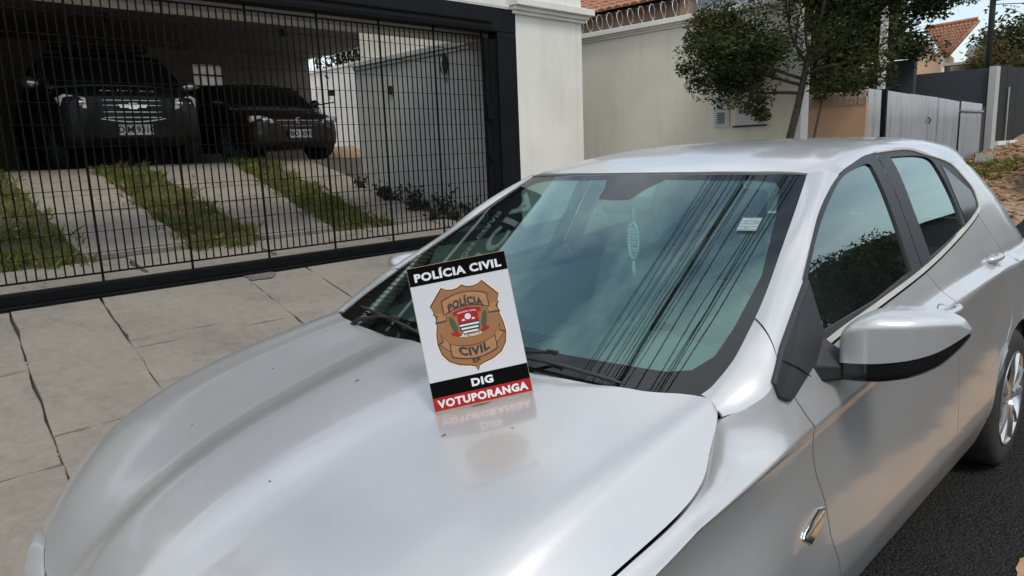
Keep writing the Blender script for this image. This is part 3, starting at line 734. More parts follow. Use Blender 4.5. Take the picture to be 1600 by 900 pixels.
    mb = MB(); mb.box(Vector((.0, 1.715, 1.268)), (.235, .028, .062), Euler((R(-8), 0, R(-12))).to_matrix()); rm = bevel(mb.build('rear_view_mirror', M['gloss_black'], car), .012, 3)
    mb = MB(); mb.tube([(0, 1.72, 1.29), (0, 1.745, 1.325), (0, 1.775, 1.343)], .012, 8); mb.build('mirror_stalk', M['matt_black'], rm, True)
    mb = MB(); mb.bbox((-.56, 1.95, 1.352), (.56, 3.5, 1.36)); mb.build('headliner', M['headliner_fabric'], car)
    return car
def seat_mesh(car, sx, y, nm):
    mb = MB()
    def slab(c, w_, h, d, tilt, taper=.85):
        rot = Euler((R(tilt), 0, 0)).to_matrix(); n = 10; m = 10; V = []; F = []
        for side in (0, 1):
            for j in range(m+1):
                for i in range(n+1):
                    a, b = 2*i/n-1, 2*j/m-1; k = (1-abs(a)**4)*(1-abs(b)**4); q = Vector((a*w_/2*(1-(1-taper)*(b+1)/2), (-1 if side == 0 else 1)*d/2*(.45+.55*k), b*h/2)); V.append(tuple(Vector(c)+rot @ q))
        N = (n+1)*(m+1)
        for side in (0, 1):
            for j in range(m):
                for i in range(n):
                    a = side*N+j*(n+1)+i; q = (a, a+1, a+n+2, a+n+1); F.append(q if side == 0 else q[::-1])
        for i in range(n): F += [(i+1, i, N+i, N+i+1), (N-n-1+i, N-n+i, 2*N-n+i, 2*N-n-1+i)]
        for j in range(m): F += [(j*(n+1), (j+1)*(n+1), N+(j+1)*(n+1), N+j*(n+1)), ((j+1)*(n+1)+n, j*(n+1)+n, N+j*(n+1)+n, N+(j+1)*(n+1)+n)]
        mb.add(V, F)
    w_ = .50 if nm == 'front_seat' else .36
    slab((sx, y+.22, .72), w_, .62, .13, -20); slab((sx, y-.14, .44), w_, .52, .14, -84, 1.0)
    slab((sx, y+.37, 1.13), .25, .19, .10, -12); mb.tube([(sx-.05, y+.33, 1.0), (sx-.05, y+.36, 1.08)], .007, 6); mb.tube([(sx+.05, y+.33, 1.0), (sx+.05, y+.36, 1.08)], .007, 6)
    mb.build(nm, M['seat_fabric'], car, True)
def make_wheel(car, s, yc, xo=.845, r=.308, parent_local=False):
    c = (s*(xo-.095), yc, .308)
    mb = MB(); pr = [(r*.66, -.09), (r*.80, -.098), (r*.93, -.092), (r*.985, -.075), (r, -.05), (r, .05), (r*.985, .075), (r*.93, .092), (r*.80, .098), (r*.66, .09)]
    mb.lathe([(a, b*s) for a, b in pr], 'x', c, 48); ty = mb.build('tyre', M['rubber'], car, True)
    mb = MB(); mb.lathe([(r*.69, .094*s), (r*.67, .098*s), (r*.64, .09*s), (r*.62, .06*s), (r*.60, -.06*s)], 'x', c, 40)
    for k in range(5):
        for d in (-.17, .17):
            a = 2*math.pi*k/5+d+.2; a2 = 2*math.pi*k/5+d*1.5+.2
            p0 = Vector((c[0]+s*.078, c[1]+.045*math.cos(a), c[2]+.045*math.sin(a))); p1 = Vector((c[0]+s*.088, c[1]+r*.655*math.cos(a2), c[2]+r*.655*math.sin(a2)))
            mb.tube([p0, p0.lerp(p1, .5)+Vector((s*.006, 0, 0)), p1], [.020, .015, .013], 6)
    mb.lathe([(0.001, .088*s), (.03, .088*s), (.05, .08*s), (.055, .05*s)], 'x', c, 24)
    mb.build('rim', M['alloy'], ty, True, sharp=40)
    mb = MB(); mb.lathe([(.001, .03*s), (r*.55, .03*s), (r*.56, .0)], 'x', c, 24); mb.build('brake_disc', M['matt_black'], ty)
CAR = build_car()

# string charm hanging behind the windscreen
def ornament():
    x, y, z = .073, 1.645, 1.20
    t = thing('hanging_charm', 'lace charm with a white tassel hanging behind the windscreen', 'ornament', (x, y, z-.2))
    mb = MB(); mb.tube([(x, y, z+.07), (x, y, z+.02)], .0012, 5)
    N = 24; mb.tube([(x+.020*math.sin(2*math.pi*k/N), y, z-.04+.06*math.cos(2*math.pi*k/N)) for k in range(N+1)], .0035, 5, False)
    mb.build('hoop', M['thread'], t, True)
    mb = MB()
    for k in range(9):
        zz = z-.085+.010*k; h = .019*math.sqrt(max(1-((zz-(z-.04))/.06)**2, 0)); mb.tube([(x-h, y, zz), (x, y, zz+.004*(k % 2)), (x+h, y, zz)], .0019, 4)
    mb.build('netting', M['thread'], t)
    mesh('lace', [(x+.0195*math.sin(2*math.pi*k/N), y+.001, z-.04+.058*math.cos(2*math.pi*k/N)) for k in range(N)], [tuple(range(N))], M['lace'], t)
    mb = MB(); mb.lathe([(.001, 0), (.006, -.006), (.004, -.018), (.006, -.022), (.009, -.06), (.001, -.061)], 'z', (x, y, z-.105), 10)
    mb.build('tassel', M['thread'], t, True)
ornament()
# ------------------------------------------------------------------ ground, road, pavement
def G(y):
    a = y-4.8
    return 0 if a < -1 else (.0225*(a+1)**2 if a < 1 else .09*a) if y < 45 else .09*40.2+.01*(y-45)
def apron(x, y): return .10+.178*max(-x-1.2, 0)+G(y)
def sheet(name, xs, ys, zf, mat, kind='structure', parent=None):
    V = [(x, y, zf(x, y)) for y in ys for x in xs]; n = len(xs); F = [(j*n+i, j*n+i+1, j*n+n+i+1, j*n+n+i) for j in range(len(ys)-1) for i in range(n-1)]
    return mesh(name, V, F, mat, parent, True, kind=kind)
YS = [-300, -60, -20, -8, -3, 0, 2, 3, 3.8, 4.2, 4.6, 5, 5.4, 5.8, 6.5, 8, 10, 12, 15, 20, 30, 45, 80, 300, 900]
sheet('ground', [-900, -200, -60, -30, -20, -14, -9, 9, 12, 20, 60, 200, 900], YS, lambda x, y: G(y)-.06+(0 if x > -9 else 1.42 if x < -14 else .284*(-9-x)), M['verge_earth'])
sheet('road', [-1.0, 0, 2, 4, 6, 8.2], YS[1:], lambda x, y: G(y), M['asphalt'])
# swept earth along the lane, ragged outline, lying on the asphalt
def strip():
    r = random.Random(5); N = 330; V = []; F = []; a = b = 0
    for i in range(N+1):
        y = 2.22+8.5*i/N; e_ = min(1, i/9)**.6; a = a*.86+r.gauss(0, .006); b = b*.80+r.gauss(0, .011)
        w0 = 1.06+a+.018*math.sin(y*1.3)+.10*(1-e_); w1 = 1.31+b+.04*math.sin(y*.9+1)+.025*math.sin(y*3.1)-.11*(1-e_)
        for k in range(5): V.append((w0+(w1-w0)*k/4, y, G(y)+.005+.006*math.sin(math.pi*k/4)))
    for i in range(N):
        for k in range(4): F.append((5*i+k, 5*i+k+1, 5*i+k+6, 5*i+k+5))
    mesh('earth_strip', V, F, M['ochre_earth'], None, True, kind='structure')
strip()
mb = MB()
kerb = mesh('kerb', [], [], M['kerb_concrete'], None, kind='structure')
r_ = random.Random(3)
y = -6.0
while y < 7.2:
    mb = MB(); z0 = G(y+.5); mb.bbox((-1.20+r_.uniform(-.004, .004), y+.006, -.1), (-1.03+r_.uniform(-.004, .004), y+.994, z0+.115+r_.uniform(-.004, .004))); bevel(mb.build('kerb_stone', M['kerb_concrete'], kerb), .012, 2); y += 1.0
# pavement: cast slabs climbing to the gate, with open ragged joints
pave = sheet('pavement', [-4.45, -3.5, -2.4, -1.205], [-8, -3, 0, 2, 3, 3.8, 4.4, 5, 5.6, 6.4, 7.58], lambda x, y: apron(x, y)-.035, M['joint_dirt'])
def slab(x0, x1, y0, y1, r):
    """x0<x1; y measured at the gate line, the joints run slightly askew"""
    g = .0042; sk = lambda x, y: y-.112*(x+4.04); n = 9
    out = []
    def edge(a, b):
        for i in range(n):
            t = i/n; x = a[0]+(b[0]-a[0])*t; yy = a[1]+(b[1]-a[1])*t; out.append((x+r.gauss(0, .0055), sk(x, yy)+r.gauss(0, .0055)))
    c = [(x0+g, y0+g), (x1-g, y0+g), (x1-g, y1-g), (x0+g, y1-g)]
    for i in range(4): edge(c[i], c[(i+1) % 4])
    dz = r.uniform(-.004, .004); tx = r.uniform(-.003, .003); ty = r.uniform(-.003, .003); cx, cy = (x0+x1)/2, (y0+y1)/2; N = len(out)
    cxx, cyy = sum(p[0] for p in out)/N, sum(p[1] for p in out)/N
    Z = lambda x, y: apron(x, y)+dz+tx*(x-cx)+ty*(y-cy)
    inner = [(cxx+(p[0]-cxx)*(1-.004/max(abs(p[0]-cxx), abs(p[1]-cyy), .02)), cyy+(p[1]-cyy)*(1-.004/max(abs(p[0]-cxx), abs(p[1]-cyy), .02))) for p in out]
    V = [(p[0], p[1], Z(*p)) for p in inner]+[(p[0], p[1], Z(*p)-.004) for p in out]+[(p[0], p[1], Z(*p)-.06) for p in out]
    V.append((cxx, cyy, Z(cxx, cyy))); F = []
    for i in range(N):
        j = (i+1) % N; F += [(i, j, 3*N), (N+i, N+j, j, i), (2*N+i, 2*N+j, N+j, N+i)]
    return mesh('slab', V, F, M['slab_concrete'], pave, False)
r_ = random.Random(21)
cols = [(-3.2, -2.1), (-2.1, -1.05), (-1.05, -.52), (-.52, .58), (.58, 1.10), (1.10, 2.13), (2.13, 2.66), (2.66, 3.72), (3.72, 4.25), (4.25, 5.28), (5.28, 6.35), (6.35, 7.30)]
for i, (a, b) in enumerate(cols):
    narrow = b-a < .7
    xs = [-4.02, -2.22, -1.21] if narrow else [-4.02, -3.14, -3.01, -2.09, -1.95, -1.21]
    if i == 6: xs = [-4.02, -3.02, -2.05, -1.21]
    if i == 7: xs = [-4.02, -3.13, -2.30, -1.21]
    for x0, x1 in zip(xs[:-1], xs[1:]): slab(x0, x1, a, b, r_)
mb = MB(); ring = []
for k in range(18):
    a_ = 2*math.pi*k/18; q = (-3.92+.10*math.cos(a_)*r_.uniform(.7, 1.15), 2.22+.13*math.sin(a_)*r_.uniform(.7, 1.2)); ring.append((q[0], q[1], apron(*q)+.0075))
mb.add(ring, [tuple(range(18))]); mb.build('mortar_patch', M['old_mortar'], pave)

# ------------------------------------------------------------------ gate house: portal, gate, pier, yard, garage
XG = -4.03
portal = thing('gate_portal', 'white gate house front with black header, black name board and white pier', 'gate house', (XG, 3, .6))
mb = MB(); mb.bbox((-4.50, 5.30, .3), (-4.02, 6.37, 3.4)); bevel(mb.build('pier', M['wall_white'], portal), .008)
def moulding(y0, y1, xf, z0, name='cornice'):
    mb = MB()
    for (d, za, zb) in ((.035, 0, .035), (.065, .035, .075), (.11, .075, .145)): mb.bbox((-4.55, y0-d*.3, z0+za), (xf+d, y1+d, z0+zb+.0005))
    return mb.build(name, M['wall_white'], portal)
bevel(moulding(5.262, 6.372, -4.02, 2.865), .006)
mb = MB(); mb.bbox((-4.47, 5.36, 3.012), (-4.04, 6.30, 3.95)); mb.build('parapet', M['wall_bright'], portal)
mb = MB(); mb.bbox((-4.45, -4.0, 2.905), (-4.06, 5.24, 3.86)); mb.build('upper_wall', M['wall_bright'], portal)
# black header with its tracks, jamb
mb = MB(); mb.bbox((-4.16, -4.0, 2.67), (-4.015, 5.298, 2.902)); hdr = bevel(mb.build('header', M['frame_iron'], portal), .006)
for (z0, z1, x1, nm) in ((2.66, 2.70, -3.985, 'track'), (2.745, 2.765, -4.0, 'track')):
    mb = MB(); mb.bbox((-4.13, -4.0, z0), (x1, 4.95 if z0 > 2.6 else 4.86, z1)); bevel(mb.build(nm, M['gate_iron'], hdr), .004)
mb = MB(); mb.bbox((-4.16, 5.03, .3), (-4.017, 5.298, 2.668)); jm = bevel(mb.build('jamb', M['frame_iron'], portal), .006)
mb = MB(); mb.bbox((-4.14, 4.93, .3), (-4.04, 5.026, 2.598)); bevel(mb.build('jamb_channel', M['gate_iron'], jm), .004)
mb = MB(); mb.bbox((-4.70, -4.0, 2.655), (-4.455, 5.29, 3.86)); mb.build('beam', M['wall_bright'], portal)
# name board above the gate
bd = MB(); bd.bbox((-4.06, -1.2, 2.975), (-4.012, 3.98, 3.85)); board = bevel(bd.build('name_board', M['sign_black'], portal), .004)
def wall_text(body, size, yc, zc, x, mat, parent, name, bold=.012, spacing=1.0):
    V, F = text_mesh(body, size, .006, bold*size, spacing=spacing); W = [(x+p[2], yc+p[0], zc+p[1]) for p in V]
    return mesh(name, W, F, mat, parent)
wall_text('POLÍCIA', .50, 2.90, 3.585, -4.006, M['letter_grey'], board, 'lettering', .02, 1.12)
wall_text('DELEGACIA DE INVESTIGAÇÕES GERAIS', .125, 2.35, 3.20, -4.006, M['letter_grey'], board, 'small_lettering', .012, 1.1)
mb = MB(); mb.bbox((-4.015, -4.0, 2.915), (-4.004, 5.2, 2.945)); mb.build('white_fillet', M['wall_bright'], portal)

nb = thing('neighbour_house', 'pale rendered house left of the gate house, mirrored in the bonnet', 'house', (-6, -10, .5))
mb = MB(); mb.bbox((-12, -16, 0), (-4.12, -4.02, 3.9)); mb.build('wall', M['wall_bright'], nb)
mb = MB(); mb.add([(-4.0, -16.4, 3.85), (-4.0, -4.03, 3.85), (-8, -4.03, 5.3), (-8, -16.4, 5.3), (-12, -4.03, 3.85), (-12, -16.4, 3.85)], [(0, 1, 2, 3), (3, 2, 4, 5), (1, 4, 2)]); mb.build('roof', M['roof_tile'], nb)
gate = thing('sliding_gate', 'black iron sliding gate of close upright bars in front of the garage yard', 'gate', (XG, 2.0, .62))
mb = MB(); mb.bbox((-4.10, -4.0, .615), (-4.01, 4.92, .695)); rail = bevel(mb.build('bottom_rail', M['gate_iron'], gate), .012, 3)
mb = MB(); mb.bbox((-4.00, -4.0, .58), (-3.965, 4.95, .622)); bevel(mb.build('floor_track', M['gate_iron'], rail), .008)
P0, bars = .0558, []
proto = None; k = 0; y = 4.835
while y > -3.95:
    post = k % 11 == 0
    if post or proto is None:
        mb = MB(); mb.bbox((-4.0535 if not post else -4.056, y-(.0042 if not post else .007), .69 if post else .757), (-4.0455 if not post else -4.042, y+(.0042 if not post else .007), 2.66 if post else 2.612)); o = mb.build('upright' if post else 'bar', M['gate_iron'], gate)
        if not post: proto = o; yp = y
    else:
        o = proto.copy(); COL.objects.link(o); o.parent = gate; o.location = (0, y-yp, 0); BASE[o.name] = BASE[proto.name]
    y -= P0; k += 1
proto = None
for k in range(14):
    z = .757+k*.1427; thick = .010 if k in (0, 13) else .0032
    mb = MB(); mb.bbox((-4.056 if k in (0, 13) else -4.0445, -3.98, z-thick/1.6), (-4.044 if k in (0, 13) else -4.040, 4.86, z+thick/1.6)); mb.build('cross_wire' if 0 < k < 13 else 'cross_bar', M['gate_iron'], gate)
mb = MB(); mb.bbox((-4.085, 4.852, .69), (-4.03, 4.915, 2.60)); bevel(mb.build('end_stile', M['gate_iron'], gate), .006)
mb = MB(); mb.box((-4.02, 4.875, 1.88), (.05, .06, .16)); bevel(mb.build('lock_case', M['gate_iron'], gate), .006)
mb = MB(); mb.box((-4.02, 4.875, 1.42), (.04, .05, .05)); bevel(mb.build('latch_block', M['gate_iron'], gate), .006)

# yard behind the gate
yard = sheet('yard', [-9.05, -8, -7, -6, -5, -4.4, -4.1], [-4, -2, 0, 1.5, 2.5, 3.5, 4.5, 5.3], lambda x, y: .10+.178*(-x-1.2)-.035, M['soil'])
def yz(x): return .10+.178*(-x-1.2)
r_ = random.Random(33)
def yslab(x0, x1, ya, yb):
    """ya, yb: functions of x"""
    n = 7; out = []
    pts = [(x0, ya(x0)), (x1, ya(x1)), (x1, yb(x1)), (x0, yb(x0))]
    for i in range(4):
        a, b = pts[i], pts[(i+1) % 4]
        for k in range(n):
            t = k/n; out.append((a[0]+(b[0]-a[0])*t+r_.gauss(0, .010), a[1]+(b[1]-a[1])*t+r_.gauss(0, .012)))
    N = len(out); dz = r_.uniform(-.006, .006); V = [(p[0], p[1], yz(p[0])+dz) for p in out]+[(p[0], p[1], yz(p[0])-.06) for p in out]
    mesh('slab', V, [tuple(range(N))]+[(N+i, N+(i+1) % N, (i+1) % N, i) for i in range(N)], M['drive_concrete'], yard)
strips = [(1.30, 2.12, -.06, -.10), (2.80, 3.55, -.075, -.20), (4.18, 5.05, -.18, -.13)]
for (a, b, ka, kb) in strips:
    x = -5.0
    while x > -8.95:
        x2 = max(x-.78, -9.0); yslab(x2+.012, x-.012, lambda q: a+ka*(q+5), lambda q: b+kb*(q+5)); x = x2
y = -1.6
while y < 5.0:
    y2 = y+r_.choice((.9, 1.05, 1.2)); yslab(-4.86, -4.38, lambda q: y+.012, lambda q: min(y2, 5.2)-.012); y = y2
mb = MB(); mb.bbox((-4.37, -4, .4), (-4.14, 5.29, .672)); mb.build('gate_sill', M['drive_concrete'], yard)
def grass(name, regions, n, seed, mat, h=(.04, .11), zf=None, clump=True, wid=.006):
    r = np.random.RandomState(seed); V = []; F = []
    for (x0, x1, ya, yb, frac) in regions:
        m = int(n*frac); X = r.uniform(x0, x1, m)
        cl = np.sin(X*7.3+1)*np.sin(X*3.1)*.09+np.sin(X*17)*.03
        for x, c in zip(X, cl):
            a, b = ya(x)-.05+c, yb(x)+.05-c*.7; y = r.uniform(a, b); e = min((y-a)/.10, (b-y)/.10, 1); k = math.sin(x*9.1+y*5.3)*math.sin(y*11+x*2.7)
            if r.rand() > .35+.65*e or (clump and k < .1 and r.rand() < .75): continue
            hh = r.uniform(*h)*(.7+.5*(k > .2)); an = r.uniform(0, 6.28); dx, dy = math.cos(an)*wid, math.sin(an)*wid; lx, ly = r.normal(0, .45, 2)*hh; z = zf(x, y)-.01
            i = len(V); V += [(x-dx, y-dy, z), (x+dx, y+dy, z), (x+dx*.6+lx*.5, y+dy*.6+ly*.5, z+hh*.65), (x+lx, y+ly, z+hh)]; F.append((i, i+1, i+2, i+3))
    return mesh(name, V, F, mat, None, stuff=True)
grass('grass', [(-9.0, -4.78, lambda x: -1.2, lambda x: 1.30-.06*(x+5), .50), (-9.0, -4.74, lambda x: 2.12-.10*(x+5), lambda x: 2.80-.075*(x+5), .28), (-9.0, -4.84, lambda x: 3.55-.20*(x+5), lambda x: 4.18-.18*(x+5), .22)], 52000, 4, M['grass_blade'], zf=lambda x, y: yz(x)-.02)
def litter(name, n, seed, fx, zf, mat, size=(.02, .05)):
    r = np.random.RandomState(seed); V = []; F = []
    for _ in range(n):
        x, y = fx(r); s_ = r.uniform(*size); an = r.uniform(0, 6.28); c, s = math.cos(an)*s_, math.sin(an)*s_; z = zf(x, y)+.012; t = r.normal(0, .35, 4)*s_
        i = len(V); V += [(x-c, y-s, z+abs(t[0])), (x+s*.45, y-c*.45, z+abs(t[1])), (x+c, y+s, z+abs(t[2])), (x-s*.45, y+c*.45, z+abs(t[3]))]; F.append((i, i+1, i+2, i+3))
    return mesh(name, V, F, mat, None, stuff=True)
litter('fallen_leaves', 420, 8, lambda r: (r.uniform(-8.8, -4.7), r.uniform(.3, 4.9)), lambda x, y: yz(x)+.03, M['dead_leaf'], (.012, .035))

lw_ = thing('yard_block_wall', 'unseen wall added on the left of the yard to keep sky light out', 'wall', (-6.5, -4, .9)); mb = MB(); mb.bbox((-9.3, -4.015, .3), (-4.72, -4.005, 3.2)); mb.build('wall_face', M['wall_inner'], lw_)  # unseen wall added so open sky stays out of the bonnet reflection
# side wall of the yard
side = thing('yard_side_wall', 'grey weathered wall with a sloping coping at the right of the garage yard', 'wall', (-5.5, 5.3, .8))
mb = MB(); mb.bbox((-6.95, 5.24, .4), (-4.16, 5.50, 2.64)); mb.build('lower_wall', M['wall_grey'], side)
mb = MB(); mb.bbox((-6.98, 5.19, 2.642), (-4.165, 5.50, 2.70)); mb.bbox((-6.97, 5.215, 2.60), (-4.165, 5.235, 2.639)); bevel(mb.build('coping', M['wall_grey'], side), .006)
mb = MB(); mb.bbox((-6.95, 5.34, 2.702), (-4.46, 5.52, 4.2)); mb.build('upper_wall', M['wall_cream'], side)
wl = thing('wall_lamp', 'oval dark metal lamp fixed high on the yard side wall', 'lamp', (-5.11, 5.2, 2.45))
mb = MB(); N = 18; mb.add([(-5.11+.055*math.cos(2*math.pi*k/N), 5.232-.035*d, 2.49+.11*math.sin(2*math.pi*k/N)) for d in (0, 1) for k in range(N)], [tuple(range(N, 2*N))]+[(k, (k+1) % N, N+(k+1) % N, N+k) for k in range(N)]); mb.build('bowl', M['wall_slate'], wl)
mb = MB(); mb.tube([(-5.11, 5.19, 2.56), (-5.11, 5.185, 2.47), (-5.10, 5.2, 2.36), (-5.08, 5.225, 2.28)], .010, 6); mb.build('bracket', M['wire_steel'], wl, True)
mb = MB(); mb.box((-6.17, 5.225, 2.29), (.07, .03, .10)); tag(bevel(mb.build('junction_box', M['black_plastic'], None), .006), 'small dark junction box on the yard side wall', 'box')

def weed(x, y, z, h, n, seed, label, mat='weed_leaf', spread=.22, tall=True):
    r = np.random.RandomState(seed); t = thing('weed_plant', label, 'plant', (x, y, z), group='weeds along the yard wall')
    mb = MB(); V = []; F = []
    for s in range(n):
        an = r.uniform(0, 6.28); tip = Vector((x+math.cos(an)*spread*r.uniform(.2, 1), y-abs(math.sin(an))*spread*r.uniform(.2, 1)+.02, z+h*r.uniform(.5, 1))); b = Vector((x+r.uniform(-.04, .04), y+r.uniform(-.04, .02), z)); mid = b.lerp(tip, .5)+Vector((0, 0, .06*h))
        mb.tube([b, mid, tip], [.005, .004, .002], 4)
        for k in range(int(16*h/.4)+6):
            u = r.uniform(.15, 1.05); p = b.lerp(tip, u)+Vector(r.normal(0, .025, 3)); a = Vector(r.normal(0, 1, 3)).normalized(); c = a.cross(Vector(r.normal(0, 1, 3))).normalized(); L_ = r.uniform(.018, .04)
            i = len(V); V += [p-a*L_, p+c*L_*.4, p+a*L_, p-c*L_*.4]; F.append((i, i+1, i+2, i+3))
    mb.build('stem', M['bark'], t); mesh('foliage', V, F, M[mat], t)
r_ = random.Random(2)
for i, (x, y, h) in enumerate([(-6.75, 5.12, .42), (-6.3, 5.08, .30), (-5.95, 5.05, .45), (-5.6, 5.1, .55), (-5.3, 5.02, .40), (-5.05, 5.08, .75), (-4.8, 5.0, .5), (-4.6, 5.1, .6), (-6.0, 4.95, .22), (-5.4, 4.92, .25), (-4.95, 4.86, .3)]):
    weed(x, y, yz(x)-.02, h*.5, 7, i+1, ['dark leafy weed by the far corner of the yard wall', 'low dark weed second from the far corner of the yard wall', 'mid height dark weed against the yard wall', 'bushy dark weed in the middle of the wall bed', 'dark weed left of the tallest one in the wall bed', 'tallest dark weed in the wall bed', 'spreading dark weed close to the black jamb', 'dark weed right against the black jamb', 'very low weed at the front edge of the wall bed', 'low weed on the bed edge beside the concrete strip', 'low weed on the bed edge closest to the gate'][i])

# garage
gar = thing('garage', 'deep shaded open garage at the back of the yard', 'garage', (-11.3, 4, 1.47))
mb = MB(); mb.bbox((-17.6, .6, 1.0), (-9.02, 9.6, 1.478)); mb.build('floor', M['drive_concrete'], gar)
mb = MB(); mb.bbox((-13.9, .5, 3.72), (-7.5, 8.5, 3.95)); mb.bbox((-7.75, .5, 3.62), (-7.52, 8.5, 3.719)); mb.build('roof_slab', M['wall_inner'], gar)  # front overhang added out of sight to shade the parked cars
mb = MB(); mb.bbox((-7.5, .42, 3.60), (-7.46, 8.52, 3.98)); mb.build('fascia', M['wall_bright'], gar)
mb = MB(); mb.bbox((-13.9, .42, 1.0), (-7.55, .498, 3.94)); mb.build('left_wall', M['wall_inner'], gar)  # run forward with the added overhang to shade the cars
mb = MB(); mb.bbox((-9.3, -4.0, 1.0), (-9.02, .418, 3.95)); mb.build('light_block_wall', M['wall_inner'], gar)  # unseen wall added to block the sky and darken the garage on the left
wy0, wy1, wz0, wz1 = 5.80, 6.42, 2.35, 3.48
mb = MB()
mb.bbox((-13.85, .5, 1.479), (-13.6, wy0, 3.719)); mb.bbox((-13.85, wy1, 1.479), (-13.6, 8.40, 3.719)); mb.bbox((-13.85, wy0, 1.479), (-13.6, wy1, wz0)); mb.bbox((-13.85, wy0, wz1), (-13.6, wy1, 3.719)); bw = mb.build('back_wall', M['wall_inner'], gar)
mb = MB()
for k in range(5): yy = wy0+(wy1-wy0)*k/4; mb.bbox((-13.70, yy-.012, wz0), (-13.62, yy+.012, wz1))
for k in range(6): zz = wz0+(wz1-wz0)*k/5; mb.bbox((-13.695, wy0, zz-.012), (-13.625, wy1, zz+.012))
wf = mb.build('window', M['frame_iron'], gar)
mp_ = None
for a in range(4):
    for b in range(5):
        if mp_ is None:
            mb = MB(); mb.bbox((-13.67, wy0+.013, wz0+.013), (-13.65, wy0+(wy1-wy0)/4-.013, wz0+(wz1-wz0)/5-.013)); o = mp_ = mb.build('pane', M['frosted_pane'], wf)
        else:
            o = mp_.copy(); COL.objects.link(o); o.parent = wf; o.location = (0, (wy1-wy0)/4*a, (wz1-wz0)/5*b)
mb = MB(); mb.tube([(-10.6, 3.4, 3.72), (-10.6, 3.4, 3.62)], [.05, .06], 8); mb.tube([(-10.6, 6.2, 3.72), (-10.6, 6.2, 3.62)], [.05, .06], 8)
for yy in (3.4, 6.2):
    mb = MB(); mb.tube([(-10.6, yy, 3.719), (-10.6, yy, 3.60)], [.045, .06], 10); mb.build('ceiling_socket', M['black_plastic'], gar)
bk = thing('back_boundary_wall', 'sunlit cream wall topped with razor wire behind the garage', 'wall', (-13, 9.7, 1.4))
mb = MB(); mb.bbox((-20, 9.6, 1.2), (-7.5, 9.85, 3.64)); mb.build('wall_face', M['wall_bright'], bk)
mb = MB(); mb.bbox((-20, 9.56, 3.642), (-7.5, 9.88, 3.70)); mb.build('coping', M['wall_bright'], bk)
def coil(name, label, a, b, rad, turns, mat='wire_steel', wr=.006, group='razor wire coils on the walls'):
    a, b = Vector(a), Vector(b); d = (b-a); t = d.normalized(); u = Vector((0, 0, 1)); v = t.cross(u).normalized(); pts = []; N = turns*14
    for i in range(N+1):
        th = 2*math.pi*turns*i/N; pts.append(a+d*(i/N)+rad*(math.cos(th)*u+math.sin(th)*v)+Vector((0, 0, rad)))
    o = thing(name, label, 'razor wire', a, group=group); mb = MB(); mb.tube(pts, wr, 4, False); mb.build('coil_wire', M[mat], o, True)
    mb = MB()
    for i in range(0, N, 2):
        p = pts[i]; q = (pts[min(i+1, N)]-p).normalized(); c = q.cross(Vector((.3, .2, 1))).normalized(); mb.box(p, (.004, .004, .045), c.to_track_quat('Z', 'X').to_matrix())
    mb.build('barbs', M[mat], o, stuff=True)
    return o
coil('razor_wire', 'razor wire coil on the sunlit wall behind the garage', (-18.5, 9.7, 3.70), (-9.8, 9.7, 3.70), .16, 34)

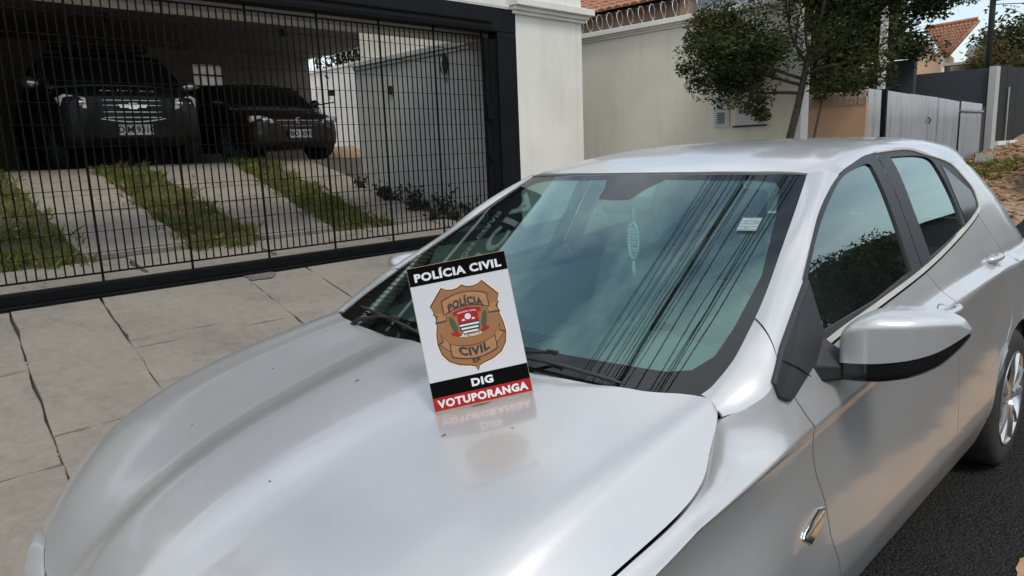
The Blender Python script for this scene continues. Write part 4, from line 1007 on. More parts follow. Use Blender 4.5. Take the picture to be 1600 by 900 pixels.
# ------------------------------------------------------------------ simple vehicles (nose towards local -y)
def vehicle(root, W_, H, stations, house, paintmat, wheels, wr, track, hood=None):
    """stations: (y, half width, z low, z top); house: (y, half base, half top, z base, z top)"""
    def loft(name, st, fn, mat, parent, cap=True):
        V = []; F = []; n = None
        for s_ in st:
            ring = fn(s_); n = len(ring); V += ring
        for j in range(len(st)-1):
            for i in range(n-1): F.append((j*n+i, j*n+i+1, (j+1)*n+i+1, (j+1)*n+i))
        if cap: F.append(tuple(range(n))[::-1]); F.append(tuple(range((len(st)-1)*n, len(st)*n)))
        return mesh(name, V, F, mat, parent, True, sharp=38)
    def dens(st, k=5):
        return [cat(st, i/((len(st)-1)*k)) for i in range((len(st)-1)*k+1)]
    def body(s_):
        y, w_, z0, z1 = s_; h = z1-z0
        half = [(0, z0), (w_*.86, z0), (w_*.97, z0+.10*h), (w_, z0+.38*h), (w_*.985, z0+.66*h), (w_*.95, z1-.12*h), (w_*.86, z1-.02*h), (w_*.5, z1+.012), (0, z1+.02)]
        return [(x, y, z) for x, z in half]+[(-x, y, z) for x, z in half[-2:0:-1]]+[(0, y, z0)]
    bd = loft('body', dens(stations), body, paintmat, root)
    def cab(s_):
        y, wb, wt, z0, z1 = s_; half = [(wb, z0-.02), (wb*.99, z0), (wt*1.04, z1-.10*(z1-z0)), (wt*.93, z1-.01), (wt*.5, z1+.02), (0, z1+.028)]
        return [(x, y, z) for x, z in half]+[(-x, y, z) for x, z in half[-2::-1]]
    loft('cabin_glass', dens(house), cab, M['dark_glass'], root)
    top = [h for h in house if h[4] > house[len(house)//2][4]-.12]
    def rf(s_):
        y, wb, wt, z0, z1 = s_; half = [(wt*1.03, z1-.05), (wt*.955, z1+.004), (wt*.5, z1+.028), (0, z1+.036)]; return [(x, y, z) for x, z in half]+[(-x, y, z) for x, z in half[-2::-1]]
    loft('roof', dens(top), rf, paintmat, root, False)
    for sx in (1, -1):
        A = house[0]; B = top[0]; yb = house[0][0]*.45+house[-1][0]*.55; Z = house[-1]; T = top[-1]
        for (pts, r_q) in (([(sx*A[1]*.98, A[0], A[3]), (sx*(A[1]+B[2])/2, (A[0]+B[0])/2, (A[3]+B[4])/2), (sx*B[2]*.99, B[0], B[4]-.02)], .030), ([(sx*Z[1]*.98, Z[0], Z[3]), (sx*T[2]*.99, T[0], T[4]-.02)], .045), ([(sx*house[1][1], yb, A[3]), (sx*B[2]*1.02, yb, B[4]-.05)], .03)):
            mb = MB(); mb.tube(pts, r_q, 6); mb.build('pillar', paintmat, root, True)
    for yc, st in wheels:
        for sx in (1, -1):
            c = (sx*track, yc, wr); a = R(st)
            mb = MB(); n0 = len(mb.v); r = wr; mb.lathe([(r*.62, .10), (r*.9, .105), (r, .06), (r, -.06), (r*.9, -.105), (r*.62, -.10)], 'x', (0, 0, 0), 28)
            rot = Matrix.Rotation(a, 3, 'Z'); mb.v = [tuple(Vector(c)+rot @ Vector(p)) for p in mb.v]; ty = mb.build('tyre', M['rubber'], root, True)
            mb = MB(); mb.lathe([(r*.63, .085*sx), (r*.55, .07*sx), (.001, .05*sx)], 'x', (0, 0, 0), 24)
            for k in range(5):
                b = 2*math.pi*k/5; mb.tube([(sx*.075, .03*math.cos(b), .03*math.sin(b)), (sx*.09, r*.6*math.cos(b), r*.6*math.sin(b))], .022, 5)
            mb.v = [tuple(Vector(c)+rot @ Vector(p)) for p in mb.v]; mb.build('rim', M['dark_rim'], ty, True)
    return bd
def on_nose(mb, poly_, yf, d0, d1):
    return mb.prism(poly_, lambda x, z, d: (x, yf(x)-d, z), d0, d1)
def mirrors(root, x, y, z, mat):
    for s in (1, -1):
        mb = MB(); V = []; N = 14
        for j in range(5):
            t = j/4; k = math.sin(math.pi*(.15+.75*t)); 
            for i in range(N): a = 2*math.pi*i/N; V.append((s*(x+.20*t), y+.03*t+.055*k*math.cos(a), z+.02*t+.075*k*math.sin(a)))
        F = [(j*N+i, j*N+(i+1) % N, (j+1)*N+(i+1) % N, (j+1)*N+i) for j in range(4) for i in range(N)]+[tuple(range(N)), tuple(range(4*N, 5*N))]
        mb.add(V, F); mb.build('wing_mirror', mat, root, True)
def plate(root, yf, z, text, w_=.40, h=.13):
    mb = MB(); on_nose(mb, [(-w_/2, z), (w_/2, z), (w_/2, z+h), (-w_/2, z+h)], lambda x: yf, 0, .012); p = bevel(mb.build('number_plate', M['plate_white'], root), .004)
    if not text: return
    V, F = text_mesh(text, h*.80, .002, .003); mesh('plate_lettering', [(q[0], yf-.0135-q[2], z+h*.48+q[1]) for q in V], F, M['letter_black'], p)

pick = thing('police_pickup', 'black police pickup with a roof light bar parked deep in the dark garage', 'pickup', (-9.20, 3.16, 1.478), rotz=R(85), local=True); pick.scale = (1.06, 1.04, 1.09)
vehicle(pick, .9, 1.6, [(.0, .70, .36, .84), (.10, .82, .28, .93), (.35, .875, .25, .985), (.8, .885, .25, 1.02), (1.3, .89, .25, 1.06), (2.2, .89, .25, 1.06), (3.4, .885, .28, 1.05), (4.1, .86, .35, 1.04)],
        [(.62, .82, .76, 1.0, 1.02), (.95, .82, .72, 1.02, 1.31), (1.30, .81, .70, 1.02, 1.475), (1.9, .80, .69, 1.04, 1.50), (2.9, .79, .67, 1.05, 1.48), (3.25, .78, .72, 1.05, 1.12)], M['dark_paint'], [(.78, 0), (3.2, 0)], .36, .80)
nf = lambda x: .012+.16*(abs(x)/.85)**3
for s in (1, -1):
    mb = MB(); on_nose(mb, [(s*.50, .70), (s*.79, .725), (s*.83, .83), (s*.74, .875), (s*.52, .835)], lambda x: nf(x)-.03, 0, .035); h_ = bevel(mb.build('headlight', M['lamp_reflector'], pick), .012)
    mb = MB()
    for xx in (.57, .68): mb.lathe([(.001, -.010), (.035, -.006), (.045, .004)], 'y', (s*xx, nf(xx)-.062, .775), 14)
    mb.build('lamp_bowl', M['chrome'], h_, True)
    mb = MB(); P = [(s*.50, .37), (s*.78, .37), (s*.80, .43), (s*.74, .485), (s*.53, .485), (s*.49, .42), (s*.50, .37)]; mb.tube([(x, nf(x)-.02, z) for x, z in P], .011, 6); mb.build('fog_lamp_frame', M['chrome'], pick, True)
mb = MB()
for z in (.60, .665, .745, .805): mb.tube([(x, nf(x)-.012, z) for x in np.linspace(-.42, .42, 13)], .011, 6)
gr = mb.build('grille_bars', M['chrome'], pick, True, stuff=False)
mb = MB(); mb.tube([(x, nf(x)-.02, .545+.05*(abs(x)/.42)**2) for x in np.linspace(-.40, .40, 13)], .013, 6); mb.build('grille_trim', M['chrome'], pick, True)
for s in (1, -1):
    mb = MB(); mb.tube([(s*.45, nf(.45)-.012, .84), (s*.465, nf(.46)-.015, .79), (s*.44, nf(.45)-.012, .735)], .016, 6); mb.build('grille_end', M['chrome'], pick, True)
mb = MB(); on_nose(mb, [(-.46, .55), (.46, .55), (.46, .845), (-.46, .845)], lambda x: nf(x)+.0, -.01, .012); mb.build('grille', M['gloss_black'], pick)
mb = MB(); on_nose(mb, [(-.15, .715), (-.05, .715), (-.05, .70), (.05, .70), (.05, .715), (.15, .715), (.17, .755), (.05, .755), (.05, .775), (-.05, .775), (-.05, .755), (-.17, .755)], lambda x: .0, 0, .03); mb.build('emblem', M['chrome'], pick)
V, F = text_mesh('POLÍCIA CIVIL', .095, .002, .002, spacing=1.15); mesh('bonnet_lettering', [(q[0], .0+.055-q[2]+(.0), .905+q[1]*.6) for q in V], F, M['letter_white'], pick)
plate(pick, -.035, .385, 'DJM 9310')
mirrors(pick, .87, .85, 1.06, M['alloy'])
mb = MB(); mb.box((0, 1.5, 1.60), (1.22, .24, .075)); lb = bevel(mb.build('light_bar', M['matt_black'], pick), .02, 3)
for k in range(9):
    mb = MB(); mb.box((-.51+.1275*k, 1.375, 1.603), (.10, .02, .045)); mb.build('light_module', M['dark_glass'], lb)
mb = MB(); mb.bbox((-.45, 1.42, 1.50), (.45, 1.58, 1.56)); mb.build('bar_feet', M['matt_black'], lb)

def hatch_car(name, label, loc, rz, pm, plate_txt, steer=0, group=None):
    h = thing(name, label, 'car', loc, rotz=rz, local=True, group=group)
    vehicle(h, .82, 1.4, [(.0, .60, .30, .62), (.08, .73, .22, .69), (.30, .80, .19, .76), (.7, .825, .18, .83), (1.15, .825, .18, .89), (2.2, .82, .18, .90), (3.2, .81, .20, .93), (3.75, .74, .30, .92)],
            [(.78, .76, .72, .85, .87), (1.08, .76, .68, .87, 1.12), (1.42, .755, .66, .88, 1.27), (2.0, .75, .65, .88, 1.31), (2.8, .74, .63, .89, 1.28), (3.4, .70, .60, .90, 1.03)], pm, [(.72, steer), (3.1, 0)], .30, .74)
    nf2 = lambda x: .01+.17*(abs(x)/.78)**3
    for s in (1, -1):
        mb = MB(); on_nose(mb, [(s*.42, .585), (s*.62, .585), (s*.73, .63), (s*.74, .70), (s*.60, .70), (s*.44, .645)], lambda x: nf2(x)-.02, 0, .035); o = bevel(mb.build('headlight', M['lamp_reflector'], h), .010)
        mb = MB(); mb.lathe([(.001, -.008), (.03, -.004), (.04, .004)], 'y', (s*.56, nf2(.56)-.06, .635), 12); mb.build('lamp_bowl', M['chrome'], o, True)
        mb = MB(); on_nose(mb, [(s*.70, .60), (s*.765, .61), (s*.775, .69), (s*.735, .69)], lambda x: nf2(x)-.01, 0, .03); mb.build('indicator', M['amber'], h)
    mb = MB(); on_nose(mb, [(-.38, .55), (.38, .55), (.40, .655), (-.40, .655)], nf2, -.01, .012); g_ = mb.build('grille', M['gloss_black'], h)
    mb = MB(); mb.tube([(x, nf2(x)-.016, .628) for x in np.linspace(-.38, .38, 11)], .010, 6); mb.build('grille_strip', M['chrome'], g_, True)
    mb = MB(); N = 16; mb.tube([(.045*math.cos(2*math.pi*k/N), -.012, .628+.045*math.sin(2*math.pi*k/N)) for k in range(N+1)], .008, 5, False); mb.build('badge_ring', M['chrome'], g_, True)
    mb = MB(); mb.tube([(x, nf2(x)-.014, .545) for x in np.linspace(-.50, .50, 11)], .007, 6); mb.build('bumper_strip', M['light_trim'], h, True)
    plate(h, -.03, .355, plate_txt); mirrors(h, .78, .95, .95, M['gloss_black']); return h
hatch_car('dark_hatchback', 'dark brown small hatchback with turned front wheels beside the police pickup', (-9.30, 5.64, 1.478), R(90), M['brown_paint'], 'FBO 3393', 28)
# motorcycle leaning behind the hatchback: wheel, fork, mirror
def motorcycle():
    m = thing('motorcycle', 'dark motorcycle half hidden behind the brown hatchback', 'motorcycle', (-10.3, 6.62, 1.478), rotz=R(70), local=True)
    for y in (0, 1.25):
        mb = MB(); mb.lathe([(.24, .05), (.29, .045), (.31, 0), (.29, -.045), (.24, -.05)], 'x', (0, y, .31), 28); t = mb.build('tyre', M['rubber'], m, True)
        mb = MB(); mb.lathe([(.235, .02), (.225, 0), (.235, -.02)], 'x', (0, y, .31), 24)
        for k in range(6): a = math.pi*k/3; mb.tube([(0, y, .31), (0, y+.23*math.cos(a), .31+.23*math.sin(a))], .009, 4)
        mb.build('rim', M['alloy'], t, True)
    mb = MB(); mb.tube([(0, .02, .31), (0, .35, .98)], .03, 8); mb.tube([(-.36, .42, 1.03), (0, .34, .97), (.36, .42, 1.03)], .014, 6); mb.build('fork', M['gloss_black'], m, True)
    mb = MB(); mb.tube([(0, .40, .78), (0, .70, .80), (0, .95, .72), (0, 1.5, .78)], [.10, .14, .10, .07], 10); mb.build('tank_and_seat', M['dark_paint'], m, True)
    mb = MB(); mb.box((0, .65, .45), (.26, .42, .36)); bevel(mb.build('engine', M['alloy'], m), .04)
    mb = MB(); mb.lathe([(.001, -.03), (.08, -.02), (.09, .05), (.05, .1)], 'y', (0, .22, .86), 16); mb.build('headlight', M['lamp_reflector'], m, True)
    for s in (1, -1):
        mb = MB(); mb.tube([(s*.24, .38, 1.0), (s*.30, .36, 1.14)], .006, 5); mb.box((s*.32, .37, 1.19), (.13, .03, .10)); bevel(mb.build('mirror', M['gloss_black'], m), .01)
motorcycle()
# ------------------------------------------------------------------ the neighbours along the street
bw_ = thing('cream_wall', 'smooth cream boundary wall with a moulded coping, reaching out towards the street', 'wall', (-3.6, 7.7, .3))
mb = MB(); mb.bbox((-6.6, 7.59, .0), (-2.06, 7.75, 2.86)); mb.build('wall_face', M['wall_cream'], bw_)
mb = MB()
for (d, a, b) in ((.025, 2.862, 2.89), (.05, 2.89, 2.915), (.085, 2.915, 2.975)): mb.bbox((-6.6, 7.59-d, a), (-2.06, 7.75+d, b+.0004))
bevel(mb.build('coping', M['wall_white'], bw_), .005)
mb = MB(); mb.bbox((-2.057, 7.575, .0), (-1.985, 7.765, 2.60)); mb.build('end_face', M['wall_bright'], bw_)  # whiter than the wall; brighter light on the street end put into colour
def meter(name, label, x0, x1, z0, z1, louv):
    t = thing(name, label, 'meter box', ((x0+x1)/2, 7.58, z0))
    mb = MB(); mb.bbox((x0, 7.565, z0), (x1, 7.589, z1)); bevel(mb.build('frame', M['wall_cream'], t), .004)
    mb = MB(); mb.bbox((x0+.018, 7.556, z0+.022), (x1-.014, 7.564, z1-.012)); d = bevel(mb.build('door', M['meter_grey'], t), .003)
    if louv:
        for k in range(6):
            mb = MB(); mb.box((x0+(x1-x0)*.52, 7.554, z0+.05+.022*k), ((x1-x0)*.48, .012, .007), Euler((R(35), 0, 0)).to_matrix()); mb.build('louvre', M['wall_slate'], d)
        mb = MB(); mb.box((x0+.026, 7.553, z0+.22), (.014, .012, .03)); mb.build('latch', M['wall_slate'], d)
    else:
        mb = MB(); mb.bbox((x0-.004, 7.552, z0-.008), (x1+.004, 7.588, z0+.012)); mb.build('drip_sill', M['wall_slate'], t)
meter('meter_box', 'narrow grey meter box with louvres set in the cream wall', -3.035, -2.825, 1.655, 2.01, True)
meter('meter_cabinet', 'wide plain grey meter cabinet in the cream wall beside the tree trunk', -2.77, -2.375, 1.65, 1.99, False)
coil('razor_wire', 'razor wire coil along the top of the cream wall', (-6.6, 7.67, 2.975), (-2.3, 7.67, 2.975), .115, 26, wr=.0055)
def tiles(name, org, ux, uy, nu, nv, tw, tl, mat, parent, stuff=True):
    """rows of barrel tiles: ux along the eaves, uy up the slope"""
    org, ux, uy = Vector(org), Vector(ux).normalized(), Vector(uy).normalized(); n = ux.cross(uy).normalized(); V = []; F = []; r = random.Random(1)
    for j in range(nv):
        for i in range(nu):
            c = org+ux*(i*tw)+uy*(j*tl); k0 = len(V); h0 = r.uniform(.0, .006)
            for e in (0, 1):
                for q in range(5):
                    a = math.pi*q/4; V.append(c+ux*(tw*.5*(1-math.cos(a)))+uy*(tl*1.12*e)+n*(tw*.30*math.sin(a)+(.03 if e == 0 else .012)+h0))
            for q in range(4): F.append((k0+q, k0+q+1, k0+5+q+1, k0+5+q))
            F.append(tuple(k0+q for q in range(5)))
    return mesh(name, V, F, mat, parent, False, stuff=stuff)
ha = thing('brick_house', 'low house with an orange tiled roof behind the cream wall', 'house', (-8, 13.5, 1.5))
mb = MB(); mb.bbox((-13, 12.1, .8), (-6.35, 17, 4.22)); mb.build('wall', M['wall_brick'], ha)
mb = MB(); mb.bbox((-6.345, 12.6, .8), (-5.3, 17, 4.6)); mb.build('side_wing', M['wall_blue'], ha)
mb = MB(); mb.add([(-13.2, 11.75, 4.09), (-6.2, 11.75, 4.09), (-6.2, 15, 5.47), (-13.2, 15, 5.47)], [(0, 1, 2, 3)]); mb.build('roof_deck', M['bark'], ha)
tiles('roof_tiles', (-13.2, 11.72, 4.12), (1, 0, 0), (0, 1, .42), 35, 9, .20, .36, M['roof_tile'], ha)
# orange low wall with a broken, blackened top
ow = thing('orange_wall', 'low orange rendered wall with a blackened crumbling top edge', 'wall', (-2.5, 9.7, .5))
mb = MB(); mb.bbox((-3.4, 9.6, .3), (-2.03, 9.78, 1.905)); mb.build('render_coat', M['wall_orange'], ow)
r_ = random.Random(9); V = []; F = []; N = 60
for i in range(N+1):
    x = -3.4+1.37*i/N; zt = 2.055+r_.gauss(0, .012); zl = 1.89+r_.gauss(0, .008); V += [(x, 9.592, zl), (x, 9.59+r_.gauss(0, .004), (zl+zt)/2), (x, 9.61, zt), (x, 9.79, zt)]
for i in range(N):
    for k in range(3): F.append((4*i+k, 4*i+4+k, 4*i+5+k, 4*i+1+k))
mesh('crumbling_top', V, F, M['wall_rough'], ow)
# corrugated sheet fence
fe = thing('sheet_fence', 'tall fence of weathered grey corrugated metal sheets beside the orange wall', 'fence', (-2, 12.4, .8))
def corr(y0, y1, z0a, z0b, z1a, z1b, x, pitch, amp, name, mat='galvanised'):
    n = max(int((y1-y0)/pitch)*6, 4); V = []; F = []
    for i in range(n+1):
        t = i/n; y = y0+(y1-y0)*t; xx = x+amp*math.sin(2*math.pi*(y-y0)/pitch) if amp else x
        for z in np.linspace(z0a+(z0b-z0a)*t, z1a+(z1b-z1a)*t, 5): V.append((xx+random.gauss(0, .0008), y, z))
    for i in range(n):
        for k in range(4): F.append((5*i+k, 5*i+k+1, 5*i+k+6, 5*i+k+5))
    o = mesh(name, V, F, M[mat], fe, True); s_ = o.modifiers.new('thick', 'SOLIDIFY'); s_.thickness = .004; return o
corr(9.66, 10.12, .45, .5, 2.08, 2.075, -2.04, .095, .028, 'sheet')
corr(10.22, 11.18, .50, .58, 2.07, 2.045, -2.00, .076, .020, 'sheet')
corr(11.20, 12.50, .58, .70, 2.055, 2.035, -2.01, .076, .018, 'sheet')
corr(12.52, 13.05, .70, .75, 2.03, 2.02, -2.0, .20, .006, 'sheet'); corr(13.06, 13.72, .75, .81, 2.02, 2.00, -2.015, .30, .005, 'sheet')
corr(13.80, 15.16, .82, .94, 2.005, 1.985, -2.0, .5, .003, 'sheet')
mb = MB(); mb.bbox((-2.03, 13.78, 1.84), (-1.975, 15.18, 1.87)); mb.build('top_rail', M['galvanised'], fe)
for y in (10.16, 13.76):
    mb = MB(); mb.bbox((-2.06, y-.03, .4), (-1.97, y+.025, 2.09)); mb.build('post', M['frame_iron'] if y < 11 else M['wire_steel'], fe) if y < 11 else None
mb = MB(); mb.tube([(-1.97, 11.95, 1.73), (-1.94, 11.98, 1.70), (-1.965, 12.0, 1.64)], .012, 6); mb.build('latch', M['rust'], fe)
gw = thing('slate_wall', 'dark slate-grey side wall rising behind the corrugated fence', 'wall', (-2.6, 16, .9))
mb = MB(); mb.bbox((-9, 15.9, .5), (-2.09, 16.1, 2.66)); mb.build('wall_face', M['wall_slate'], gw)
mb = MB(); mb.bbox((-2.085, 15.85, .5), (-1.97, 16.15, 2.68)); mb.build('lit_end', M['wall_grey'], gw)  # street end of the slate wall in paler grey, its light put into colour
mb = MB(); mb.bbox((-2.4, 15.4, .5), (-2.1, 15.899, 1.95)); mb.build('return_pier', M['wall_slate'], gw)
dg = thing('dark_gate', 'black closed gate on a low white-edged plinth beyond the slate wall', 'gate', (-2, 19, 1.2))
mb = MB(); mb.bbox((-2.2, 16.17, .6), (-1.95, 24, 1.22)); mb.build('plinth', M['wall_grey'], dg)
for k in range(8):
    mb = MB(); mb.bbox((-2.0, 16.25+.95*k, 1.224), (-1.93, 16.95+.95*k, 1.30)); mb.build('edge_block', M['wall_bright'], dg)
for k in range(8):
    mb = MB(); mb.bbox((-2.12, 16.2+.95*k, 1.31), (-2.06, 17.13+.95*k, 2.75+.02*k)); mb.build('panel', M['matt_black'], dg)
mb = MB(); mb.tube([(-2.03, 17.25, 1.2), (-2.03, 17.25, 2.35)], .02, 6); mb.build('post', M['wire_steel'], dg)
# tiled house beyond
hb = thing('gabled_house', 'peach house with a steep orange tiled gable roof beyond the slate wall', 'house', (-5.2, 25, 2))
mb = MB(); mb.add([(-5.87, 24.0, 1), (-5.03, 24.0, 1), (-5.03, 24.0, 3.70), (-5.40, 24, 4.05), (-5.87, 24.0, 3.9), (-5.87, 25, 1), (-5.03, 25, 1), (-5.03, 25, 3.7), (-5.40, 25, 4.05), (-5.87, 25, 3.9)], [(0, 1, 2, 3, 4), (9, 8, 7, 6, 5), (1, 6, 7, 2), (0, 4, 9, 5)]); mb.build('front_wall', M['wall_peach'], hb)
mb = MB(); mb.tube([(-5.70, 23.95, 4.36), (-5.36, 23.95, 3.98), (-5.04, 23.95, 3.62), (-5.04, 23.95, 3.0)], .055, 6); mb.build('verge_board', M['wall_white'], hb)
mb = MB(); mb.bbox((-5.0, 24.5, 1), (-4.0, 27, 3.5)); mb.build('side_wall', M['wall_bright'], hb)
mb = MB(); mb.bbox((-5.05, 23.9, 3.42), (-4.0, 24.45, 3.49)); mb.build('ledge', M['wall_grey'], hb)
mb = MB(); mb.bbox((-4.52, 24.3, 3.5), (-3.7, 27, 3.92)); mb.build('lean_to', M['wall_grey'], hb)
V = []; F = []
nU, nV = 12, 10; A, B, Cc = Vector((-5.60, 24.1, 4.52)), Vector((-4.40, 24.6, 4.64)), Vector((-4.98, 23.9, 3.66))
r_ = random.Random(4)
for j in range(nV):
    t0, t1 = j/nV, (j+1.12)/nV
    for i in range(nU):
        def P(u, t): return A.lerp(B, u).lerp(Cc+(B-A)*(u-.5)*.06, min(t, 1))
        u0, u1 = i/nU, (i+1)/nU; k0 = len(V); n = Vector((.15, -.85, .5)).normalized()
        for (t, h) in ((t0, .012), (t1, .045)):
            for q in range(4): u = u0+(u1-u0)*q/3; V.append(P(u, t)+n*(h+.035*math.sin(math.pi*q/3)))
        for q in range(3): F.append((k0+q, k0+q+1, k0+5+q, k0+4+q))
        F.append((k0+4, k0+5, k0+6, k0+7))
mesh('roof_tiles', V, F, M['roof_tile'], hb, stuff=True)
mb = MB(); mb.tube([A+Vector((0, 0, .05)), B+Vector((0, 0, .06))], .06, 6); mb.tube([B+Vector((.03, 0, 0)), Cc+Vector((.05, -.05, 0))], .05, 6); mb.build('ridge_cap', M['roof_tile'], hb, True)
sh = thing('lean_to_roof', 'grey flat porch roof half hidden by the tree crown', 'roof', (-4.1, 15, 3))
mb = MB(); mb.bbox((-5.8, 14.2, 2.95), (-3.15, 15.6, 3.06)); mb.build('slab', M['wall_grey'], sh)
mb = MB(); mb.bbox((-3.9, 14.4, .8), (-3.75, 14.55, 2.948)); mb.bbox((-5.6, 14.4, .8), (-5.45, 14.55, 2.948)); mb.build('support', M['wall_white'], sh)
mb = MB(); mb.bbox((-6.5, 15.62, .8), (-3.3, 15.8, 2.94)); mb.build('rear_wall', M['wall_slate'], sh)
# poles
pp = thing('concrete_post', 'slim pale concrete post standing behind the corrugated fence', 'post', (-2.1, 10.2, .6))
mb = MB(); mb.box((-2.08, 10.25, 2.0), (.075, .075, 3.1)); mb.build('shaft', M['concrete_post'], pp)
mb = MB(); mb.box((-2.08, 10.25, 3.57), (.10, .10, .04)); mb.build('cap', M['concrete_post'], pp)
sp_ = thing('steel_pole', 'thin black steel utility pole in front of the flowering tree', 'pole', (-2.24, 16.4, 1))
mb = MB(); mb.tube([(-2.23, 16.4, .8), (-2.24, 16.4, 7.2)], [.055, .05], 10); mb.build('shaft', M['cable_black'], sp_, True)
mb = MB(); mb.box((-2.16, 16.36, 3.93), (.10, .06, .05)); mb.tube([(-2.5, 16.4, 7.0), (-1.3, 16.4, 7.0)], .03, 6); mb.build('bracket', M['cable_black'], sp_)
for k, z in enumerate((3.93, 3.85)):
    c_ = thing('service_cable', ['upper thin service cable leaving the steel pole', 'lower thin service cable leaving the steel pole'][k], 'cable', (-2.2, 16.4, z)); mb = MB()
    mb.tube([(-2.2, 16.4, z), (-1.2, 16.9, z-.06), (.5, 17.6, z-.04), (3, 19, z+.3)], .008, 5); mb.build('strand', M['cable_black'], c_, True)
# cables high over the pavement (seen mirrored in the windscreen)
cabs = [(-2.92, .009), (-2.86, .007), (-2.78, .010), (-2.66, .007), (-2.60, .010), (-2.50, .007), (-2.46, .010), (-2.36, .008), (-2.29, .011), (-2.255, .011), (-2.19, .030), (-2.12, .010), (-2.07, .008), (-1.87, .012), (-1.62, .010), (-1.555, .009), (-1.50, .011), (-1.44, .009), (-1.37, .011)]
oc = None
for i, (x, r0) in enumerate(cabs):
    nth = ['leftmost', 'second from the left', 'third from the left', 'fourth from the left', 'fifth from the left', 'sixth from the left', 'seventh from the left', 'eighth from the left', 'second left of the bundle', 'next left of the bundle', '', 'next right of the bundle', 'second right of the bundle', 'lone one right of the bundle', 'fifth from the right', 'fourth from the right', 'third from the right', 'second from the right', 'rightmost'][i]
    o = thing('overhead_cable', 'thick black bundled cable, the boldest line mirrored down the windscreen' if r0 > .02 else 'thin black overhead cable, '+nth+' of those mirrored in the windscreen', 'cable', (x, 0, 7.0), group='overhead cables along the street')
    mb = MB(); r_ = random.Random(i); ph = r_.uniform(-.03, .03)
    mb.tube([(x+ph*math.sin(t*2.2+i)+.02*math.sin(t*.9+i*2), -14+30.4*t/30, 7.0+.25*((t-15)/15)**2-.25) for t in range(31)], r0, 6); mb.build('strand', M['cable_black'], o, True)

# ------------------------------------------------------------------ trees
def leaves(centres, n, seed, size, rad, flat=.8, up=.3):
    r = np.random.RandomState(seed); C_ = np.array(centres); idx = r.randint(0, len(C_), n); rr = C_[idx, 3]*rad
    d = r.normal(0, 1, (n, 3)); d /= np.linalg.norm(d, axis=1)[:, None]; p = C_[idx, :3]+d*(rr*r.uniform(.1, 1, n)**.5)[:, None]*np.array([1, 1, flat])
    a = r.normal(0, 1, (n, 3)); a[:, 2] *= .6; a /= np.linalg.norm(a, axis=1)[:, None]; b = np.cross(a, r.normal(0, 1, (n, 3))+np.array([0, 0, up*3])); b /= np.linalg.norm(b, axis=1)[:, None]
    s = r.uniform(size[0], size[1], n)[:, None]; c = np.cross(a, b)*.18
    V = np.stack([p-a*s, p+b*s*.42+c*s, p+a*s, p-b*s*.42+c*s], 1).reshape(-1, 3); F = np.arange(n*4).reshape(-1, 4)
    return [tuple(v) for v in V], [tuple(f) for f in F]
def branch(mb, p, d, L_, r0, depth, rnd, ends, spread=.6, seg=4, lift=.1):
    pts = [Vector(p)]; d = Vector(d).normalized()
    for k in range(seg):
        d = (d+Vector((rnd.gauss(0, .13), rnd.gauss(0, .13), rnd.gauss(lift*.3, .10)))).normalized(); pts.append(pts[-1]+d*L_/seg)
    r1 = r0*(.62 if depth else .3); mb.tube(pts, [r0+(r1-r0)*i/seg for i in range(seg+1)], 7 if r0 > .02 else 5)
    if depth == 0: ends += [tuple(pts[-1]), tuple(pts[-2]), tuple(pts[-3])]; return
    for k in range(rnd.choice((2, 3, 3)) if depth < 3 else 4):
        i = seg if k == 0 else rnd.randint(max(1, seg-2), seg); nd = (d+Vector((rnd.gauss(0, spread), rnd.gauss(0, spread), rnd.gauss(lift, spread*.45)))).normalized()
        branch(mb, pts[i], nd, L_*rnd.uniform(.62, .85), r1*rnd.uniform(.75, 1), depth-1, rnd, ends, spread, seg, lift)
